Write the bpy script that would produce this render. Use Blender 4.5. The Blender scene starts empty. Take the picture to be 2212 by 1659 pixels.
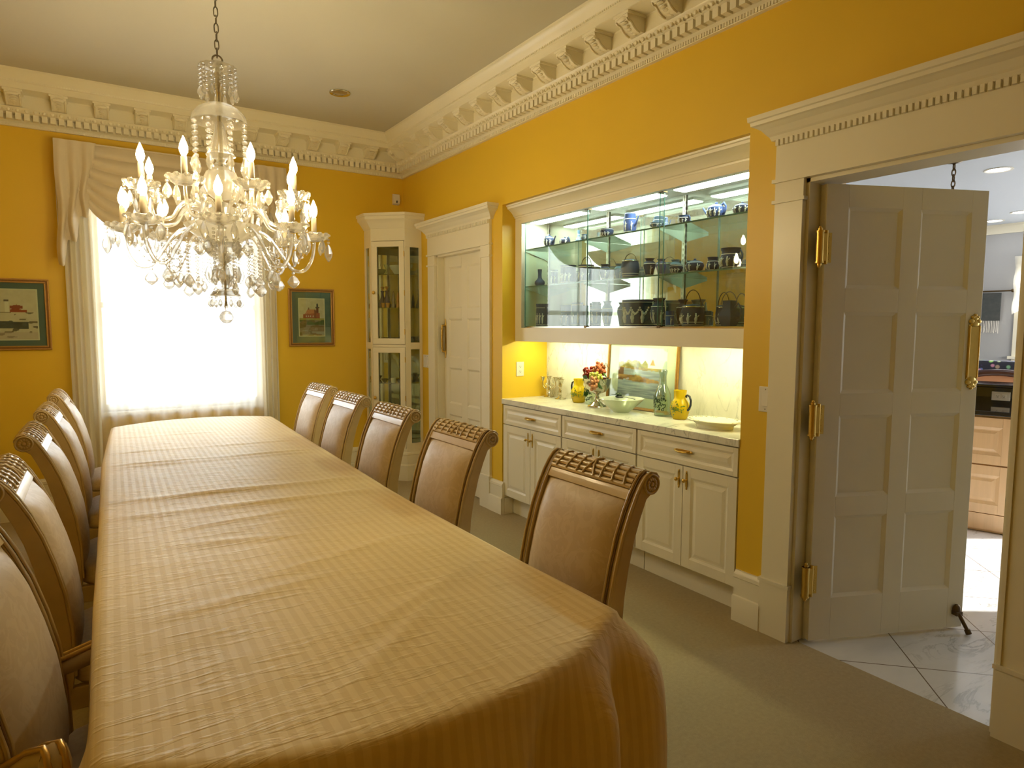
import bpy, math, random
from mathutils import Vector, Matrix
from math import sin, cos, pi, sqrt, radians as R
random.seed(11)
SC = bpy.context.scene
COL = SC.collection
W, D, CZ = 2.755, 6.224, 3.32          # right wall plane, far wall plane, ceiling height

# ------------------------------------------------------------------ mesh builder
class MB:
    def __init__(s, M=None):
        s.v = []; s.f = []; s.M = M
    def add(s, vs, fs):
        o = len(s.v)
        s.v += [tuple(s.M @ Vector(p)) for p in vs] if s.M is not None else [tuple(p) for p in vs]
        s.f += [[i + o for i in f] for f in fs]
        return s
    def box(s, x0, x1, y0, y1, z0, z1):
        if x0 > x1: x0, x1 = x1, x0
        if y0 > y1: y0, y1 = y1, y0
        if z0 > z1: z0, z1 = z1, z0
        return s.add([(x0,y0,z0),(x1,y0,z0),(x1,y1,z0),(x0,y1,z0),(x0,y0,z1),(x1,y0,z1),(x1,y1,z1),(x0,y1,z1)],
              [(0,3,2,1),(4,5,6,7),(0,1,5,4),(1,2,6,5),(2,3,7,6),(3,0,4,7)])
    def poly(s, pts, axis, a, b):
        n = len(pts)
        def c(p, t):
            return (t,p[0],p[1]) if axis == 'x' else (p[0],t,p[1]) if axis == 'y' else (p[0],p[1],t)
        return s.add([c(p,a) for p in pts] + [c(p,b) for p in pts],
              [list(range(n))[::-1], list(range(n,2*n))] + [(i,(i+1)%n,n+(i+1)%n,n+i) for i in range(n)])
    def lathe(s, prof, n=24, c=(0,0,0), sx=1, sy=1, flute=0, nf=8, ph=0):
        vs = []; fs = []; m = len(prof)
        for i in range(n):
            a = 2*pi*i/n + ph
            k = 1 + flute*cos(nf*a)
            for r, z in prof:
                vs.append((c[0]+r*k*cos(a)*sx, c[1]+r*k*sin(a)*sy, c[2]+z))
        for i in range(n):
            j = (i+1) % n
            for q in range(m-1):
                if prof[q][0] < 1e-6 and prof[q+1][0] < 1e-6: continue
                if prof[q][0] < 1e-6: fs.append((i*m+q, j*m+q+1, i*m+q+1))
                elif prof[q+1][0] < 1e-6: fs.append((i*m+q, j*m+q, i*m+q+1))
                else: fs.append((i*m+q, j*m+q, j*m+q+1, i*m+q+1))
        return s.add(vs, fs)
    def tube(s, path, r, n=8, closed=False, flat=1.0):
        P = [Vector(p) for p in path]; m = len(P); vs = []; fs = []
        up = Vector((0,0,1))
        for i, p in enumerate(P):
            if closed: t = P[(i+1)%m]-P[i-1]
            else: t = P[min(i+1,m-1)]-P[max(i-1,0)]
            t.normalize()
            ref = up if abs(t.z) < .95 else Vector((1,0,0))
            if i == 0: x = t.cross(ref).normalized()
            else:
                x = x - t*x.dot(t)
                x = x.normalized() if x.length > 1e-6 else t.cross(ref).normalized()
            y = t.cross(x)
            rr = r[i] if isinstance(r, (list,tuple)) else r
            for k in range(n):
                a = 2*pi*k/n
                vs.append(p + x*(rr*cos(a)) + y*(rr*flat*sin(a)))
        for i in range(m if closed else m-1):
            j = (i+1) % m
            for k in range(n):
                l = (k+1) % n
                fs.append((i*n+k, i*n+l, j*n+l, j*n+k))
        if not closed:
            fs.append(list(range(n))[::-1]); fs.append([(m-1)*n+k for k in range(n)])
        return s.add(vs, fs)
    def sph(s, c, r, n=12, m=8):
        if not isinstance(r, (tuple,list)): r = (r,r,r)
        vs = []; fs = []
        for i in range(m+1):
            t = pi*i/m
            for k in range(n):
                a = 2*pi*k/n
                vs.append((c[0]+r[0]*sin(t)*cos(a), c[1]+r[1]*sin(t)*sin(a), c[2]-r[2]*cos(t)))
        for i in range(m):
            for k in range(n):
                l = (k+1) % n
                fs.append((i*n+k, i*n+l, (i+1)*n+l, (i+1)*n+k))
        return s.add(vs, fs)
    def cyl(s, p0, p1, r0, n=16, r1=None):
        return s.tube([p0,p1], [r0, r0 if r1 is None else r1], n)
    def grid(s, fn, nu, nv, cu=False):
        vs = [fn(i/(nu if cu else nu-1), j/(nv-1)) for i in range(nu) for j in range(nv)]
        fs = [(i*nv+j, ((i+1)%nu)*nv+j, ((i+1)%nu)*nv+j+1, i*nv+j+1) for i in range(nu if cu else nu-1) for j in range(nv-1)]
        return s.add(vs, fs)
    def frame(s, x0, x1, z0, z1, w, y0, y1):           # rectangular picture-frame ring facing -y
        s.box(x0,x1,y0,y1,z0,z0+w); s.box(x0,x1,y0,y1,z1-w,z1)
        s.box(x0,x0+w,y0,y1,z0+w,z1-w); s.box(x1-w,x1,y0,y1,z0+w,z1-w)
        return s
    def build(s, name, mat, parent=None, smooth=None, bev=0, sub=0, recalc=True, loc=None, rot=None, seg=2):
        me = bpy.data.meshes.new(name)
        me.from_pydata([tuple(p) for p in s.v], [], s.f)
        if recalc:
            import bmesh
            bm = bmesh.new(); bm.from_mesh(me)
            if smooth is not None and not bev: bmesh.ops.remove_doubles(bm, verts=bm.verts, dist=1e-6)
            bmesh.ops.recalc_face_normals(bm, faces=bm.faces)
            bm.to_mesh(me); bm.free()
        me.materials.append(mat)
        if smooth is not None:
            me.polygons.foreach_set('use_smooth', [True]*len(me.polygons))
            me.set_sharp_from_angle(angle=R(smooth))
        me.update()
        o = bpy.data.objects.new(name, me); COL.objects.link(o)
        if parent is not None: o.parent = parent
        if loc is not None: o.location = loc
        if rot is not None: o.rotation_euler = rot
        if bev:
            b = o.modifiers.new('Bevel','BEVEL'); b.width = bev; b.segments = seg; b.limit_method = 'ANGLE'; b.angle_limit = R(40)
        if sub:
            b = o.modifiers.new('Subdivision','SUBSURF'); b.levels = sub; b.render_levels = sub
        return o

def tag(o, label=None, cat=None, group=None, kind=None):
    if label: o['label'] = label
    if cat: o['category'] = cat
    if group: o['group'] = group
    if kind: o['kind'] = kind
    return o
def thing(name, label, cat, loc=(0,0,0), rz=0, group=None):
    o = bpy.data.objects.new(name, None); COL.objects.link(o)
    o.empty_display_size = .1
    o.location = loc; o.rotation_euler = (0,0,rz)
    return tag(o, label, cat, group)
def struct(o): return tag(o, kind='structure')
def children(o): return [c for c in bpy.data.objects if c.parent == o]
def dup(root, loc=None, rz=None, label=None, parent=None):
    c = root.copy(); COL.objects.link(c)
    if loc is not None: c.location = loc
    if rz is not None: c.rotation_euler = (0,0,rz)
    if label: c['label'] = label
    if parent is not None: c.parent = parent
    for ch in list(children(root)):
        k = dup(ch, parent=c)
    return c
def fr(o, a=0):                                       # local frame: x right, y away, z up
    return Matrix.Translation(Vector(o)) @ Matrix.Rotation(a, 4, 'Z')
RW = -pi/2                                            # facing the right wall

# ------------------------------------------------------------------ materials
def mat(name, col, rough=.5, metal=0, spec=.5, var=.06, vscale=8, bump=0, bscale=60, coat=0, sheen=0, col2=None, trans=0, ior=1.45, emit=None, es=0):
    m = bpy.data.materials.new(name); m.use_nodes = True
    nt = m.node_tree; N = nt.nodes; L = nt.links; b = N['Principled BSDF']
    b.inputs['Roughness'].default_value = rough; b.inputs['Metallic'].default_value = metal
    b.inputs['Specular IOR Level'].default_value = spec
    b.inputs['Coat Weight'].default_value = coat; b.inputs['Coat Roughness'].default_value = .12
    b.inputs['Sheen Weight'].default_value = sheen
    b.inputs['Transmission Weight'].default_value = trans; b.inputs['IOR'].default_value = ior
    tc = N.new('ShaderNodeTexCoord')
    nz = N.new('ShaderNodeTexNoise'); nz.inputs['Scale'].default_value = vscale; nz.inputs['Detail'].default_value = 3
    L.new(tc.outputs['Object'], nz.inputs['Vector'])
    mx = N.new('ShaderNodeMix'); mx.data_type = 'RGBA'
    c2 = col2 or tuple(max(0, c*(1-var*2)) for c in col)
    mx.inputs[6].default_value = (*col,1); mx.inputs[7].default_value = (*c2,1)
    L.new(nz.outputs['Fac'], mx.inputs[0]); L.new(mx.outputs[2], b.inputs['Base Color'])
    if bump:
        n2 = N.new('ShaderNodeTexNoise'); n2.inputs['Scale'].default_value = bscale; n2.inputs['Detail'].default_value = 4
        L.new(tc.outputs['Object'], n2.inputs['Vector'])
        bp = N.new('ShaderNodeBump'); bp.inputs['Strength'].default_value = bump; bp.inputs['Distance'].default_value = .004
        L.new(n2.outputs['Fac'], bp.inputs['Height']); L.new(bp.outputs['Normal'], b.inputs['Normal'])
    if emit:
        b.inputs['Emission Color'].default_value = (*emit,1); b.inputs['Emission Strength'].default_value = es
    return m
def nodes(m): return m.node_tree.nodes, m.node_tree.links, m.node_tree.nodes['Principled BSDF']

M = {}
M['yellow'] = mat('yellow_paint', (.74,.48,.03), .42, var=.03, vscale=2, bump=.04, bscale=220)
M['white'] = mat('white_trim_paint', (.79,.74,.58), .30, var=.02, vscale=3, bump=.02, bscale=90)
M['ceil'] = mat('ceiling_paint', (.54,.51,.42), .7, var=.02, vscale=1.5, bump=.04, bscale=150)
M['kwall'] = mat('kitchen_wall_paint', (.40,.395,.385), .6, var=.02, vscale=2)
M['carpet'] = mat('carpet_pile', (.48,.39,.225), .95, var=.12, vscale=60, bump=.8, bscale=420, spec=.1)
M['brass'] = mat('brass', (.74,.50,.12), .33, metal=1, var=.1, vscale=40)
M['silver'] = mat('silver_plate', (.72,.68,.56), .16, metal=1, var=.08, vscale=30)
M['steel'] = mat('pewter_chain', (.32,.29,.24), .35, metal=1, var=.1, vscale=60)
M['gold'] = mat('gold_frame', (.52,.29,.08), .38, metal=.6, var=.15, vscale=50)
M['gilt'] = mat('gilt_frame_dark', (.26,.12,.03), .4, metal=.4, var=.15, vscale=50)
M['chairwood'] = mat('limed_chair_wood', (.60,.45,.22), .36, var=.12, vscale=18, coat=.45, bump=.05, bscale=120, spec=.5)
M['chairdark'] = mat('chair_wood_groove', (.20,.11,.035), .5, var=.12, vscale=18)
M['reed'] = mat('carved_reed', (.64,.48,.26), .3, var=.15, vscale=30, coat=.5)
M['fabric'] = mat('damask_upholstery', (.60,.45,.29), .42, var=.02, vscale=30, spec=.45, sheen=.2)
M['brasstile'] = M['brass']
M['candle'] = mat('candle_sleeve', (.70,.60,.44), .5, var=.03)
M['jasper'] = mat('jasper_blue', (.032,.055,.125), .55, var=.15, vscale=30, spec=.3)
M['jaspermid'] = mat('jasper_mid_blue', (.07,.12,.34), .5, var=.1, vscale=30, spec=.3)
M['jasperpale'] = mat('jasper_pale_blue', (.13,.22,.33), .55, var=.1, vscale=30, spec=.3)
M['relief'] = mat('jasper_white_relief', (.66,.66,.60), .6, var=.05)
M['mirror'] = mat('mirror_glass', (.74,.78,.70), .02, metal=.88, var=.01)
M['plate'] = mat('plastic_plate', (.74,.70,.60), .35, var=.02)
M['black'] = mat('black_slot', (.02,.02,.02), .5)
M['granite'] = mat('black_granite', (.006,.006,.007), .06, var=.3, vscale=120, spec=.6)
M['darkwood'] = mat('dark_chair_wood', (.05,.016,.010), .3, var=.2, vscale=20, coat=.4)
M['tan'] = mat('tan_leather', (.42,.20,.10), .45, var=.1)
M['mat_teal'] = mat('teal_picture_mat', (.095,.16,.155), .8, var=.06, vscale=12)
M['mat_cream'] = mat('cream_picture_mat', (.72,.70,.56), .8, var=.03)
M['yglass'] = mat('yellow_glass', (.86,.62,.01), .25, var=.05, trans=.25, spec=.5)
M['blkglass'] = mat('black_glass_handle', (.02,.025,.04), .15)
M['leaf'] = mat('vine_leaf', (.045,.16,.02), .5, var=.25, vscale=40)
M['darkleaf'] = mat('dark_leaf', (.02,.05,.012), .5, var=.3, vscale=60)
M['stem'] = mat('dry_stem', (.09,.05,.02), .7)
M['gred'] = mat('red_grape', (.34,.025,.015), .22, var=.25, vscale=30, spec=.6)
M['gora'] = mat('coral_grape', (.55,.15,.06), .24, var=.2, vscale=30, spec=.6)
M['ggrn'] = mat('green_grape', (.50,.52,.08), .22, var=.15, vscale=30, spec=.6)
M['gpnk'] = mat('pink_grape', (.60,.27,.12), .24, var=.15, vscale=30, spec=.6)
M['porc'] = mat('cream_porcelain', (.82,.80,.62), .15, var=.02)
M['leafprint'] = mat('green_leaf_print', (.16,.27,.02), .4, var=.3, vscale=90)
M['drape'] = mat('cream_drape', (.66,.57,.42), .7, var=.04, vscale=10, bump=.08, bscale=260)
M['rope'] = mat('cabinet_shelf_bracket', (.72,.73,.66), .4)
M['bronze'] = mat('antique_bronze', (.12,.075,.03), .35, metal=.8)
M['maple'] = mat('maple_wood', (.74,.50,.27), .35, var=.1, vscale=3, coat=.2)
M['cobalt'] = mat('cobalt_glass', (.01,.02,.10), .1)
M['amber'] = mat('amber_gilt_glass', (.45,.22,.06), .2, metal=.5)
M['crate'] = mat('smoky_glassware', (.16,.15,.12), .15, var=.2, vscale=40, spec=.7)

def glass_pane(name, tint=(.93,.97,.94), refl=1.0, diff=0):
    m = bpy.data.materials.new(name); m.use_nodes = True
    N = m.node_tree.nodes; L = m.node_tree.links; N.clear()
    out = N.new('ShaderNodeOutputMaterial'); t = N.new('ShaderNodeBsdfTransparent'); g = N.new('ShaderNodeBsdfGlossy')
    lw = N.new('ShaderNodeLayerWeight'); lw.inputs['Blend'].default_value = .5
    pw = N.new('ShaderNodeMath'); pw.operation = 'POWER'; pw.inputs[1].default_value = 4.0; L.new(lw.outputs['Facing'], pw.inputs[0])
    f = N.new('ShaderNodeMath'); f.operation = 'MULTIPLY_ADD'; f.inputs[1].default_value = .94; f.inputs[2].default_value = .045; L.new(pw.outputs[0], f.inputs[0])
    f.use_clamp = True
    nz = N.new('ShaderNodeTexNoise'); nz.inputs['Scale'].default_value = 3
    mp = N.new('ShaderNodeMix'); mp.data_type = 'RGBA'; mp.inputs[6].default_value = (*tint,1); mp.inputs[7].default_value = (*[c*.985 for c in tint],1)
    L.new(nz.outputs['Fac'], mp.inputs[0]); L.new(mp.outputs[2], t.inputs['Color'])
    mu = N.new('ShaderNodeMath'); mu.operation = 'MULTIPLY'; mu.use_clamp = True; mu.inputs[1].default_value = refl
    g.inputs['Roughness'].default_value = .01; g.inputs['Color'].default_value = (.95,.97,.96,1)
    mx = N.new('ShaderNodeMixShader')
    L.new(f.outputs[0], mu.inputs[0]); L.new(mu.outputs[0], mx.inputs[0]); L.new(t.outputs[0], mx.inputs[1]); L.new(g.outputs[0], mx.inputs[2])
    last = mx
    if diff:
        d = N.new('ShaderNodeBsdfDiffuse'); d.inputs['Color'].default_value = (.8,.82,.75,1)
        m2 = N.new('ShaderNodeMixShader'); m2.inputs[0].default_value = diff
        L.new(mx.outputs[0], m2.inputs[1]); L.new(d.outputs[0], m2.inputs[2]); last = m2
    L.new(last.outputs[0], out.inputs[0])
    return m
M['pane'] = glass_pane('clear_glass_pane')
M['shelfglass'] = glass_pane('green_glass_shelf', (.80,.92,.84), 1.6)
M['winglass'] = glass_pane('window_glass', (.97,.98,.98), .6)
M['thinglass'] = glass_pane('thin_clear_glass', (.90,.95,.90), 2.2)
M['cutglass'] = glass_pane('cut_glass_bowl', (.86,.92,.80), 2.5, .35)

def crystal(name, tint, tmix, tl=.36):
    m = bpy.data.materials.new(name); m.use_nodes = True
    N = m.node_tree.nodes; L = m.node_tree.links; b = N['Principled BSDF']; out = N['Material Output']
    b.inputs['Base Color'].default_value = (*tint,1); b.inputs['Roughness'].default_value = 0.0
    b.inputs['Transmission Weight'].default_value = 1; b.inputs['IOR'].default_value = 1.56
    nz = N.new('ShaderNodeTexNoise'); nz.inputs['Scale'].default_value = 90
    bp = N.new('ShaderNodeBump'); bp.inputs['Strength'].default_value = .08; bp.inputs['Distance'].default_value = .002
    L.new(nz.outputs['Fac'], bp.inputs['Height']); L.new(bp.outputs['Normal'], b.inputs['Normal'])
    t = N.new('ShaderNodeBsdfTransparent'); t.inputs['Color'].default_value = (.97,.96,.93,1)
    tr = N.new('ShaderNodeBsdfTranslucent'); tr.inputs['Color'].default_value = (.95,.92,.84,1)
    m0 = N.new('ShaderNodeMixShader'); m0.inputs[0].default_value = tl
    L.new(t.outputs[0], m0.inputs[1]); L.new(tr.outputs[0], m0.inputs[2])
    mx = N.new('ShaderNodeMixShader'); mx.inputs[0].default_value = tmix
    L.new(b.outputs[0], mx.inputs[1]); L.new(m0.outputs[0], mx.inputs[2]); L.new(mx.outputs[0], out.inputs[0])
    return m
M['crystal'] = crystal('cut_crystal', (.99,.985,.96), .46)
M['globe'] = crystal('frosted_cut_crystal', (.99,.98,.95), .62, .85)

def emitter(name, col, st):
    m = bpy.data.materials.new(name); m.use_nodes = True
    N = m.node_tree.nodes; L = m.node_tree.links; N.clear()
    e = N.new('ShaderNodeEmission'); out = N.new('ShaderNodeOutputMaterial')
    e.inputs['Color'].default_value = (*col,1); e.inputs['Strength'].default_value = st
    L.new(e.outputs[0], out.inputs[0])
    return m
M['flame'] = emitter('lit_flame_bulb', (1,.80,.44), 215)
M['tube'] = emitter('fluorescent_tube', (.90,1,.90), 40)
M['utube'] = emitter('under_cabinet_tube', (1,1,.55), 52)
M['kcan'] = emitter('kitchen_downlight', (.92,.96,1), 45)

def sheer(name, col, tr, trl):
    m = bpy.data.materials.new(name); m.use_nodes = True
    N = m.node_tree.nodes; L = m.node_tree.links; N.clear()
    out = N.new('ShaderNodeOutputMaterial')
    t = N.new('ShaderNodeBsdfTransparent'); t.inputs['Color'].default_value = (1,.99,.96,1)
    a = N.new('ShaderNodeBsdfTranslucent'); d = N.new('ShaderNodeBsdfDiffuse')
    nz = N.new('ShaderNodeTexNoise'); nz.inputs['Scale'].default_value = 120
    tc = N.new('ShaderNodeTexCoord'); L.new(tc.outputs['Object'], nz.inputs['Vector'])
    mc = N.new('ShaderNodeMix'); mc.data_type = 'RGBA'; mc.inputs[6].default_value = (*col,1); mc.inputs[7].default_value = (*[c*.93 for c in col],1)
    L.new(nz.outputs['Fac'], mc.inputs[0])
    L.new(mc.outputs[2], a.inputs['Color']); L.new(mc.outputs[2], d.inputs['Color'])
    m1 = N.new('ShaderNodeMixShader'); m1.inputs[0].default_value = trl
    L.new(d.outputs[0], m1.inputs[1]); L.new(a.outputs[0], m1.inputs[2])
    m2 = N.new('ShaderNodeMixShader'); m2.inputs[0].default_value = tr
    L.new(m1.outputs[0], m2.inputs[1]); L.new(t.outputs[0], m2.inputs[2])
    L.new(m2.outputs[0], out.inputs[0])
    return m
M['sheer'] = sheer('sheer_voile', (.86,.83,.74), .38, .55)
M['lined'] = sheer('lined_drape', (.72,.66,.50), .0, .16)

def marble(name, base, vein, scale, rough, tile=None):
    m = mat(name, base, rough, spec=.5); N, L, b = nodes(m)
    tc = [n for n in N if n.type == 'TEX_COORD'][0]
    mp = N.new('ShaderNodeMapping'); mp.inputs['Rotation'].default_value = (.3,.5,.7); mp.inputs['Scale'].default_value = (scale,scale*2.2,scale)
    L.new(tc.outputs['Object'], mp.inputs['Vector'])
    n1 = N.new('ShaderNodeTexNoise'); n1.inputs['Scale'].default_value = 1.6; n1.inputs['Detail'].default_value = 9; n1.inputs['Roughness'].default_value = .62; n1.inputs['Distortion'].default_value = 1.4
    L.new(mp.outputs[0], n1.inputs['Vector'])
    s1 = N.new('ShaderNodeMath'); s1.operation = 'SUBTRACT'; s1.inputs[1].default_value = .5; L.new(n1.outputs['Fac'], s1.inputs[0])
    s2 = N.new('ShaderNodeMath'); s2.operation = 'ABSOLUTE'; L.new(s1.outputs[0], s2.inputs[0])
    cr = N.new('ShaderNodeValToRGB'); cr.color_ramp.elements[0].position = 0; cr.color_ramp.elements[0].color = (*vein,1)
    cr.color_ramp.elements[1].position = .022; cr.color_ramp.elements[1].color = (*base,1)
    L.new(s2.outputs[0], cr.inputs[0])
    n3 = N.new('ShaderNodeTexNoise'); n3.inputs['Scale'].default_value = 1.2; n3.inputs['Detail'].default_value = 5; L.new(mp.outputs[0], n3.inputs['Vector'])
    cr3 = N.new('ShaderNodeValToRGB'); cr3.color_ramp.elements[0].position = .40; cr3.color_ramp.elements[1].position = .62
    L.new(n3.outputs['Fac'], cr3.inputs[0])
    mx = N.new('ShaderNodeMix'); mx.data_type = 'RGBA'; mx.inputs[6].default_value = (*base,1)
    L.new(cr3.outputs[0], mx.inputs[0]); L.new(cr.outputs[0], mx.inputs[7])
    n4 = N.new('ShaderNodeTexNoise'); n4.inputs['Scale'].default_value = 3; n4.inputs['Detail'].default_value = 6; L.new(mp.outputs[0], n4.inputs['Vector'])
    mm = N.new('ShaderNodeMix'); mm.data_type = 'RGBA'; mm.blend_type = 'MULTIPLY'; mm.inputs[0].default_value = .35
    L.new(mx.outputs[2], mm.inputs[6]); L.new(n4.outputs['Color'], mm.inputs[7])
    hs = N.new('ShaderNodeMix'); hs.data_type = 'RGBA'; hs.blend_type = 'MULTIPLY'; hs.inputs[0].default_value = .5
    rg = N.new('ShaderNodeValToRGB'); rg.color_ramp.elements[0].position = .3; rg.color_ramp.elements[0].color = (.72,.74,.70,1); rg.color_ramp.elements[1].position = .6
    L.new(n4.outputs['Fac'], rg.inputs[0]); L.new(mx.outputs[2], hs.inputs[6]); L.new(rg.outputs[0], hs.inputs[7])
    last = hs.outputs[2]
    if tile:
        sz, ang, ox, oy = tile
        m3 = N.new('ShaderNodeMapping'); m3.vector_type = 'TEXTURE'; m3.inputs['Location'].default_value = (ox,oy,0); m3.inputs['Rotation'].default_value = (0,0,ang); m3.inputs['Scale'].default_value = (sz,sz,1)
        L.new(tc.outputs['Object'], m3.inputs['Vector'])
        sp = N.new('ShaderNodeSeparateXYZ'); L.new(m3.outputs[0], sp.inputs[0])
        outs = []
        for ax in ('X','Y'):
            fa = N.new('ShaderNodeMath'); fa.operation = 'FRACT'; L.new(sp.outputs[ax], fa.inputs[0])
            p = N.new('ShaderNodeMath'); p.operation = 'PINGPONG'; p.inputs[1].default_value = .5; L.new(fa.outputs[0], p.inputs[0])
            outs.append(p)
        mn = N.new('ShaderNodeMath'); mn.operation = 'MINIMUM'; L.new(outs[0].outputs[0], mn.inputs[0]); L.new(outs[1].outputs[0], mn.inputs[1])
        lt = N.new('ShaderNodeMath'); lt.operation = 'LESS_THAN'; lt.inputs[1].default_value = .006; L.new(mn.outputs[0], lt.inputs[0])
        mg = N.new('ShaderNodeMix'); mg.data_type = 'RGBA'; mg.inputs[7].default_value = (.16,.12,.08,1)
        L.new(lt.outputs[0], mg.inputs[0]); L.new(last, mg.inputs[6]); last = mg.outputs[2]
    L.new(last, b.inputs['Base Color'])
    return m
M['marble'] = marble('white_marble', (.76,.75,.66), (.40,.41,.36), 1.5, .12)
M['tile'] = marble('marble_floor_tile', (.64,.63,.60), (.26,.25,.22), 1.0, .22, tile=(.455, R(45), 3.017, 1.327))

# tablecloth: tone-on-tone woven stripes running along the table
m = mat('striped_damask_cloth', (.74,.55,.24), .48, spec=.35, sheen=.15, bump=.25, bscale=38); M['cloth'] = m
N, L, b = nodes(m)
tc = [n for n in N if n.type == 'TEX_COORD'][0]
sp = N.new('ShaderNodeSeparateXYZ'); L.new(tc.outputs['Object'], sp.inputs[0])
yy = N.new('ShaderNodeMath'); yy.operation = 'MULTIPLY_ADD'; yy.inputs[1].default_value = -.03; L.new(sp.outputs['Y'], yy.inputs[0]); L.new(sp.outputs['X'], yy.inputs[2])
w1 = N.new('ShaderNodeMath'); w1.operation = 'MULTIPLY'; w1.inputs[1].default_value = 2*pi/.030; L.new(yy.outputs[0], w1.inputs[0])
w2 = N.new('ShaderNodeMath'); w2.operation = 'SINE'; L.new(w1.outputs[0], w2.inputs[0])
cr = N.new('ShaderNodeValToRGB'); cr.color_ramp.elements[0].position = .42; cr.color_ramp.elements[0].color = (.83,.645,.30,1)
cr.color_ramp.elements[1].position = .58; cr.color_ramp.elements[1].color = (.775,.585,.255,1)
ad = N.new('ShaderNodeMath'); ad.operation = 'MULTIPLY_ADD'; ad.inputs[1].default_value = .5; ad.inputs[2].default_value = .5; L.new(w2.outputs[0], ad.inputs[0])
L.new(ad.outputs[0], cr.inputs[0]); L.new(cr.outputs[0], b.inputs['Base Color'])
rr = N.new('ShaderNodeMapRange'); rr.inputs[3].default_value = .47; rr.inputs[4].default_value = .55; L.new(ad.outputs[0], rr.inputs[0]); L.new(rr.outputs[0], b.inputs['Roughness'])
# puckers of the cloth: short ripples across the weave
pm = N.new('ShaderNodeMapping'); pm.inputs['Scale'].default_value = (9,48,9); L.new(tc.outputs['Object'], pm.inputs['Vector'])
pn = N.new('ShaderNodeTexNoise'); pn.inputs['Scale'].default_value = 1; pn.inputs['Detail'].default_value = 3; pn.inputs['Distortion'].default_value = .6; L.new(pm.outputs[0], pn.inputs['Vector'])
pr = N.new('ShaderNodeValToRGB'); pr.color_ramp.elements[0].position = .5; pr.color_ramp.elements[1].position = .75; L.new(pn.outputs['Fac'], pr.inputs[0])
bp = [n for n in N if n.type == 'BUMP'][0]; bp.inputs['Strength'].default_value = .3; bp.inputs['Distance'].default_value = .006
L.new(pr.outputs[0], bp.inputs['Height'])

# damask pattern of the chair covers
N, L, b = nodes(M['fabric'])
tc = [n for n in N if n.type == 'TEX_COORD'][0]
v = N.new('ShaderNodeTexNoise'); v.inputs['Scale'].default_value = 16; v.inputs['Distortion'].default_value = 2.5; L.new(tc.outputs['Object'], v.inputs['Vector'])
cr = N.new('ShaderNodeValToRGB'); cr.color_ramp.elements[0].position = .47; cr.color_ramp.elements[0].color = (.55,.43,.28,1); cr.color_ramp.elements[1].position = .53; cr.color_ramp.elements[1].color = (.51,.39,.245,1)
L.new(v.outputs['Fac'], cr.inputs[0]); L.new(cr.outputs[0], b.inputs['Base Color'])
mr = N.new('ShaderNodeMapRange'); mr.inputs[3].default_value = .34; mr.inputs[4].default_value = .55; L.new(v.outputs['Fac'], mr.inputs[0]); L.new(mr.outputs[0], b.inputs['Roughness'])
# maple grain
N, L, b = nodes(M['maple']); tc = [n for n in N if n.type == 'TEX_COORD'][0]
mp = N.new('ShaderNodeMapping'); mp.inputs['Scale'].default_value = (14,14,1.2); L.new(tc.outputs['Object'], mp.inputs['Vector'])
nz = [n for n in N if n.type == 'TEX_NOISE'][0]; L.new(mp.outputs[0], nz.inputs['Vector'])

def attr_mat(name, rough=.7):
    m = bpy.data.materials.new(name); m.use_nodes = True
    N, L, b = nodes(m); a = N.new('ShaderNodeAttribute'); a.attribute_name = 'paint'
    nz = N.new('ShaderNodeTexNoise'); nz.inputs['Scale'].default_value = 40
    mx = N.new('ShaderNodeMix'); mx.data_type = 'RGBA'; mx.blend_type = 'MULTIPLY'; mx.inputs[0].default_value = .25
    L.new(a.outputs['Color'], mx.inputs[6]); L.new(nz.outputs['Color'], mx.inputs[7])
    m2 = N.new('ShaderNodeMix'); m2.data_type = 'RGBA'; m2.inputs[0].default_value = .75
    L.new(mx.outputs[2], m2.inputs[6]); L.new(a.outputs['Color'], m2.inputs[7]); L.new(m2.outputs[2], b.inputs['Base Color'])
    b.inputs['Roughness'].default_value = rough
    return m
M['paint'] = attr_mat('watercolour_paper')

def painted(name, fn, x0, x1, z0, z1, y, nx, nz, parent, Mx=None):       # a sheet with artwork fn(u,v)
    mb = MB(Mx); mb.grid(lambda u, w: (x0+(x1-x0)*u, y, z0+(z1-z0)*w), nx, nz)
    o = mb.build(name, M['paint'], parent, recalc=False)
    a = o.data.color_attributes.new('paint', 'FLOAT_COLOR', 'POINT')
    k = 0
    for i in range(nx):
        for j in range(nz):
            c = fn(i/(nx-1), j/(nz-1)); a.data[k].color = (*c,1); k += 1
    return o

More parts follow.
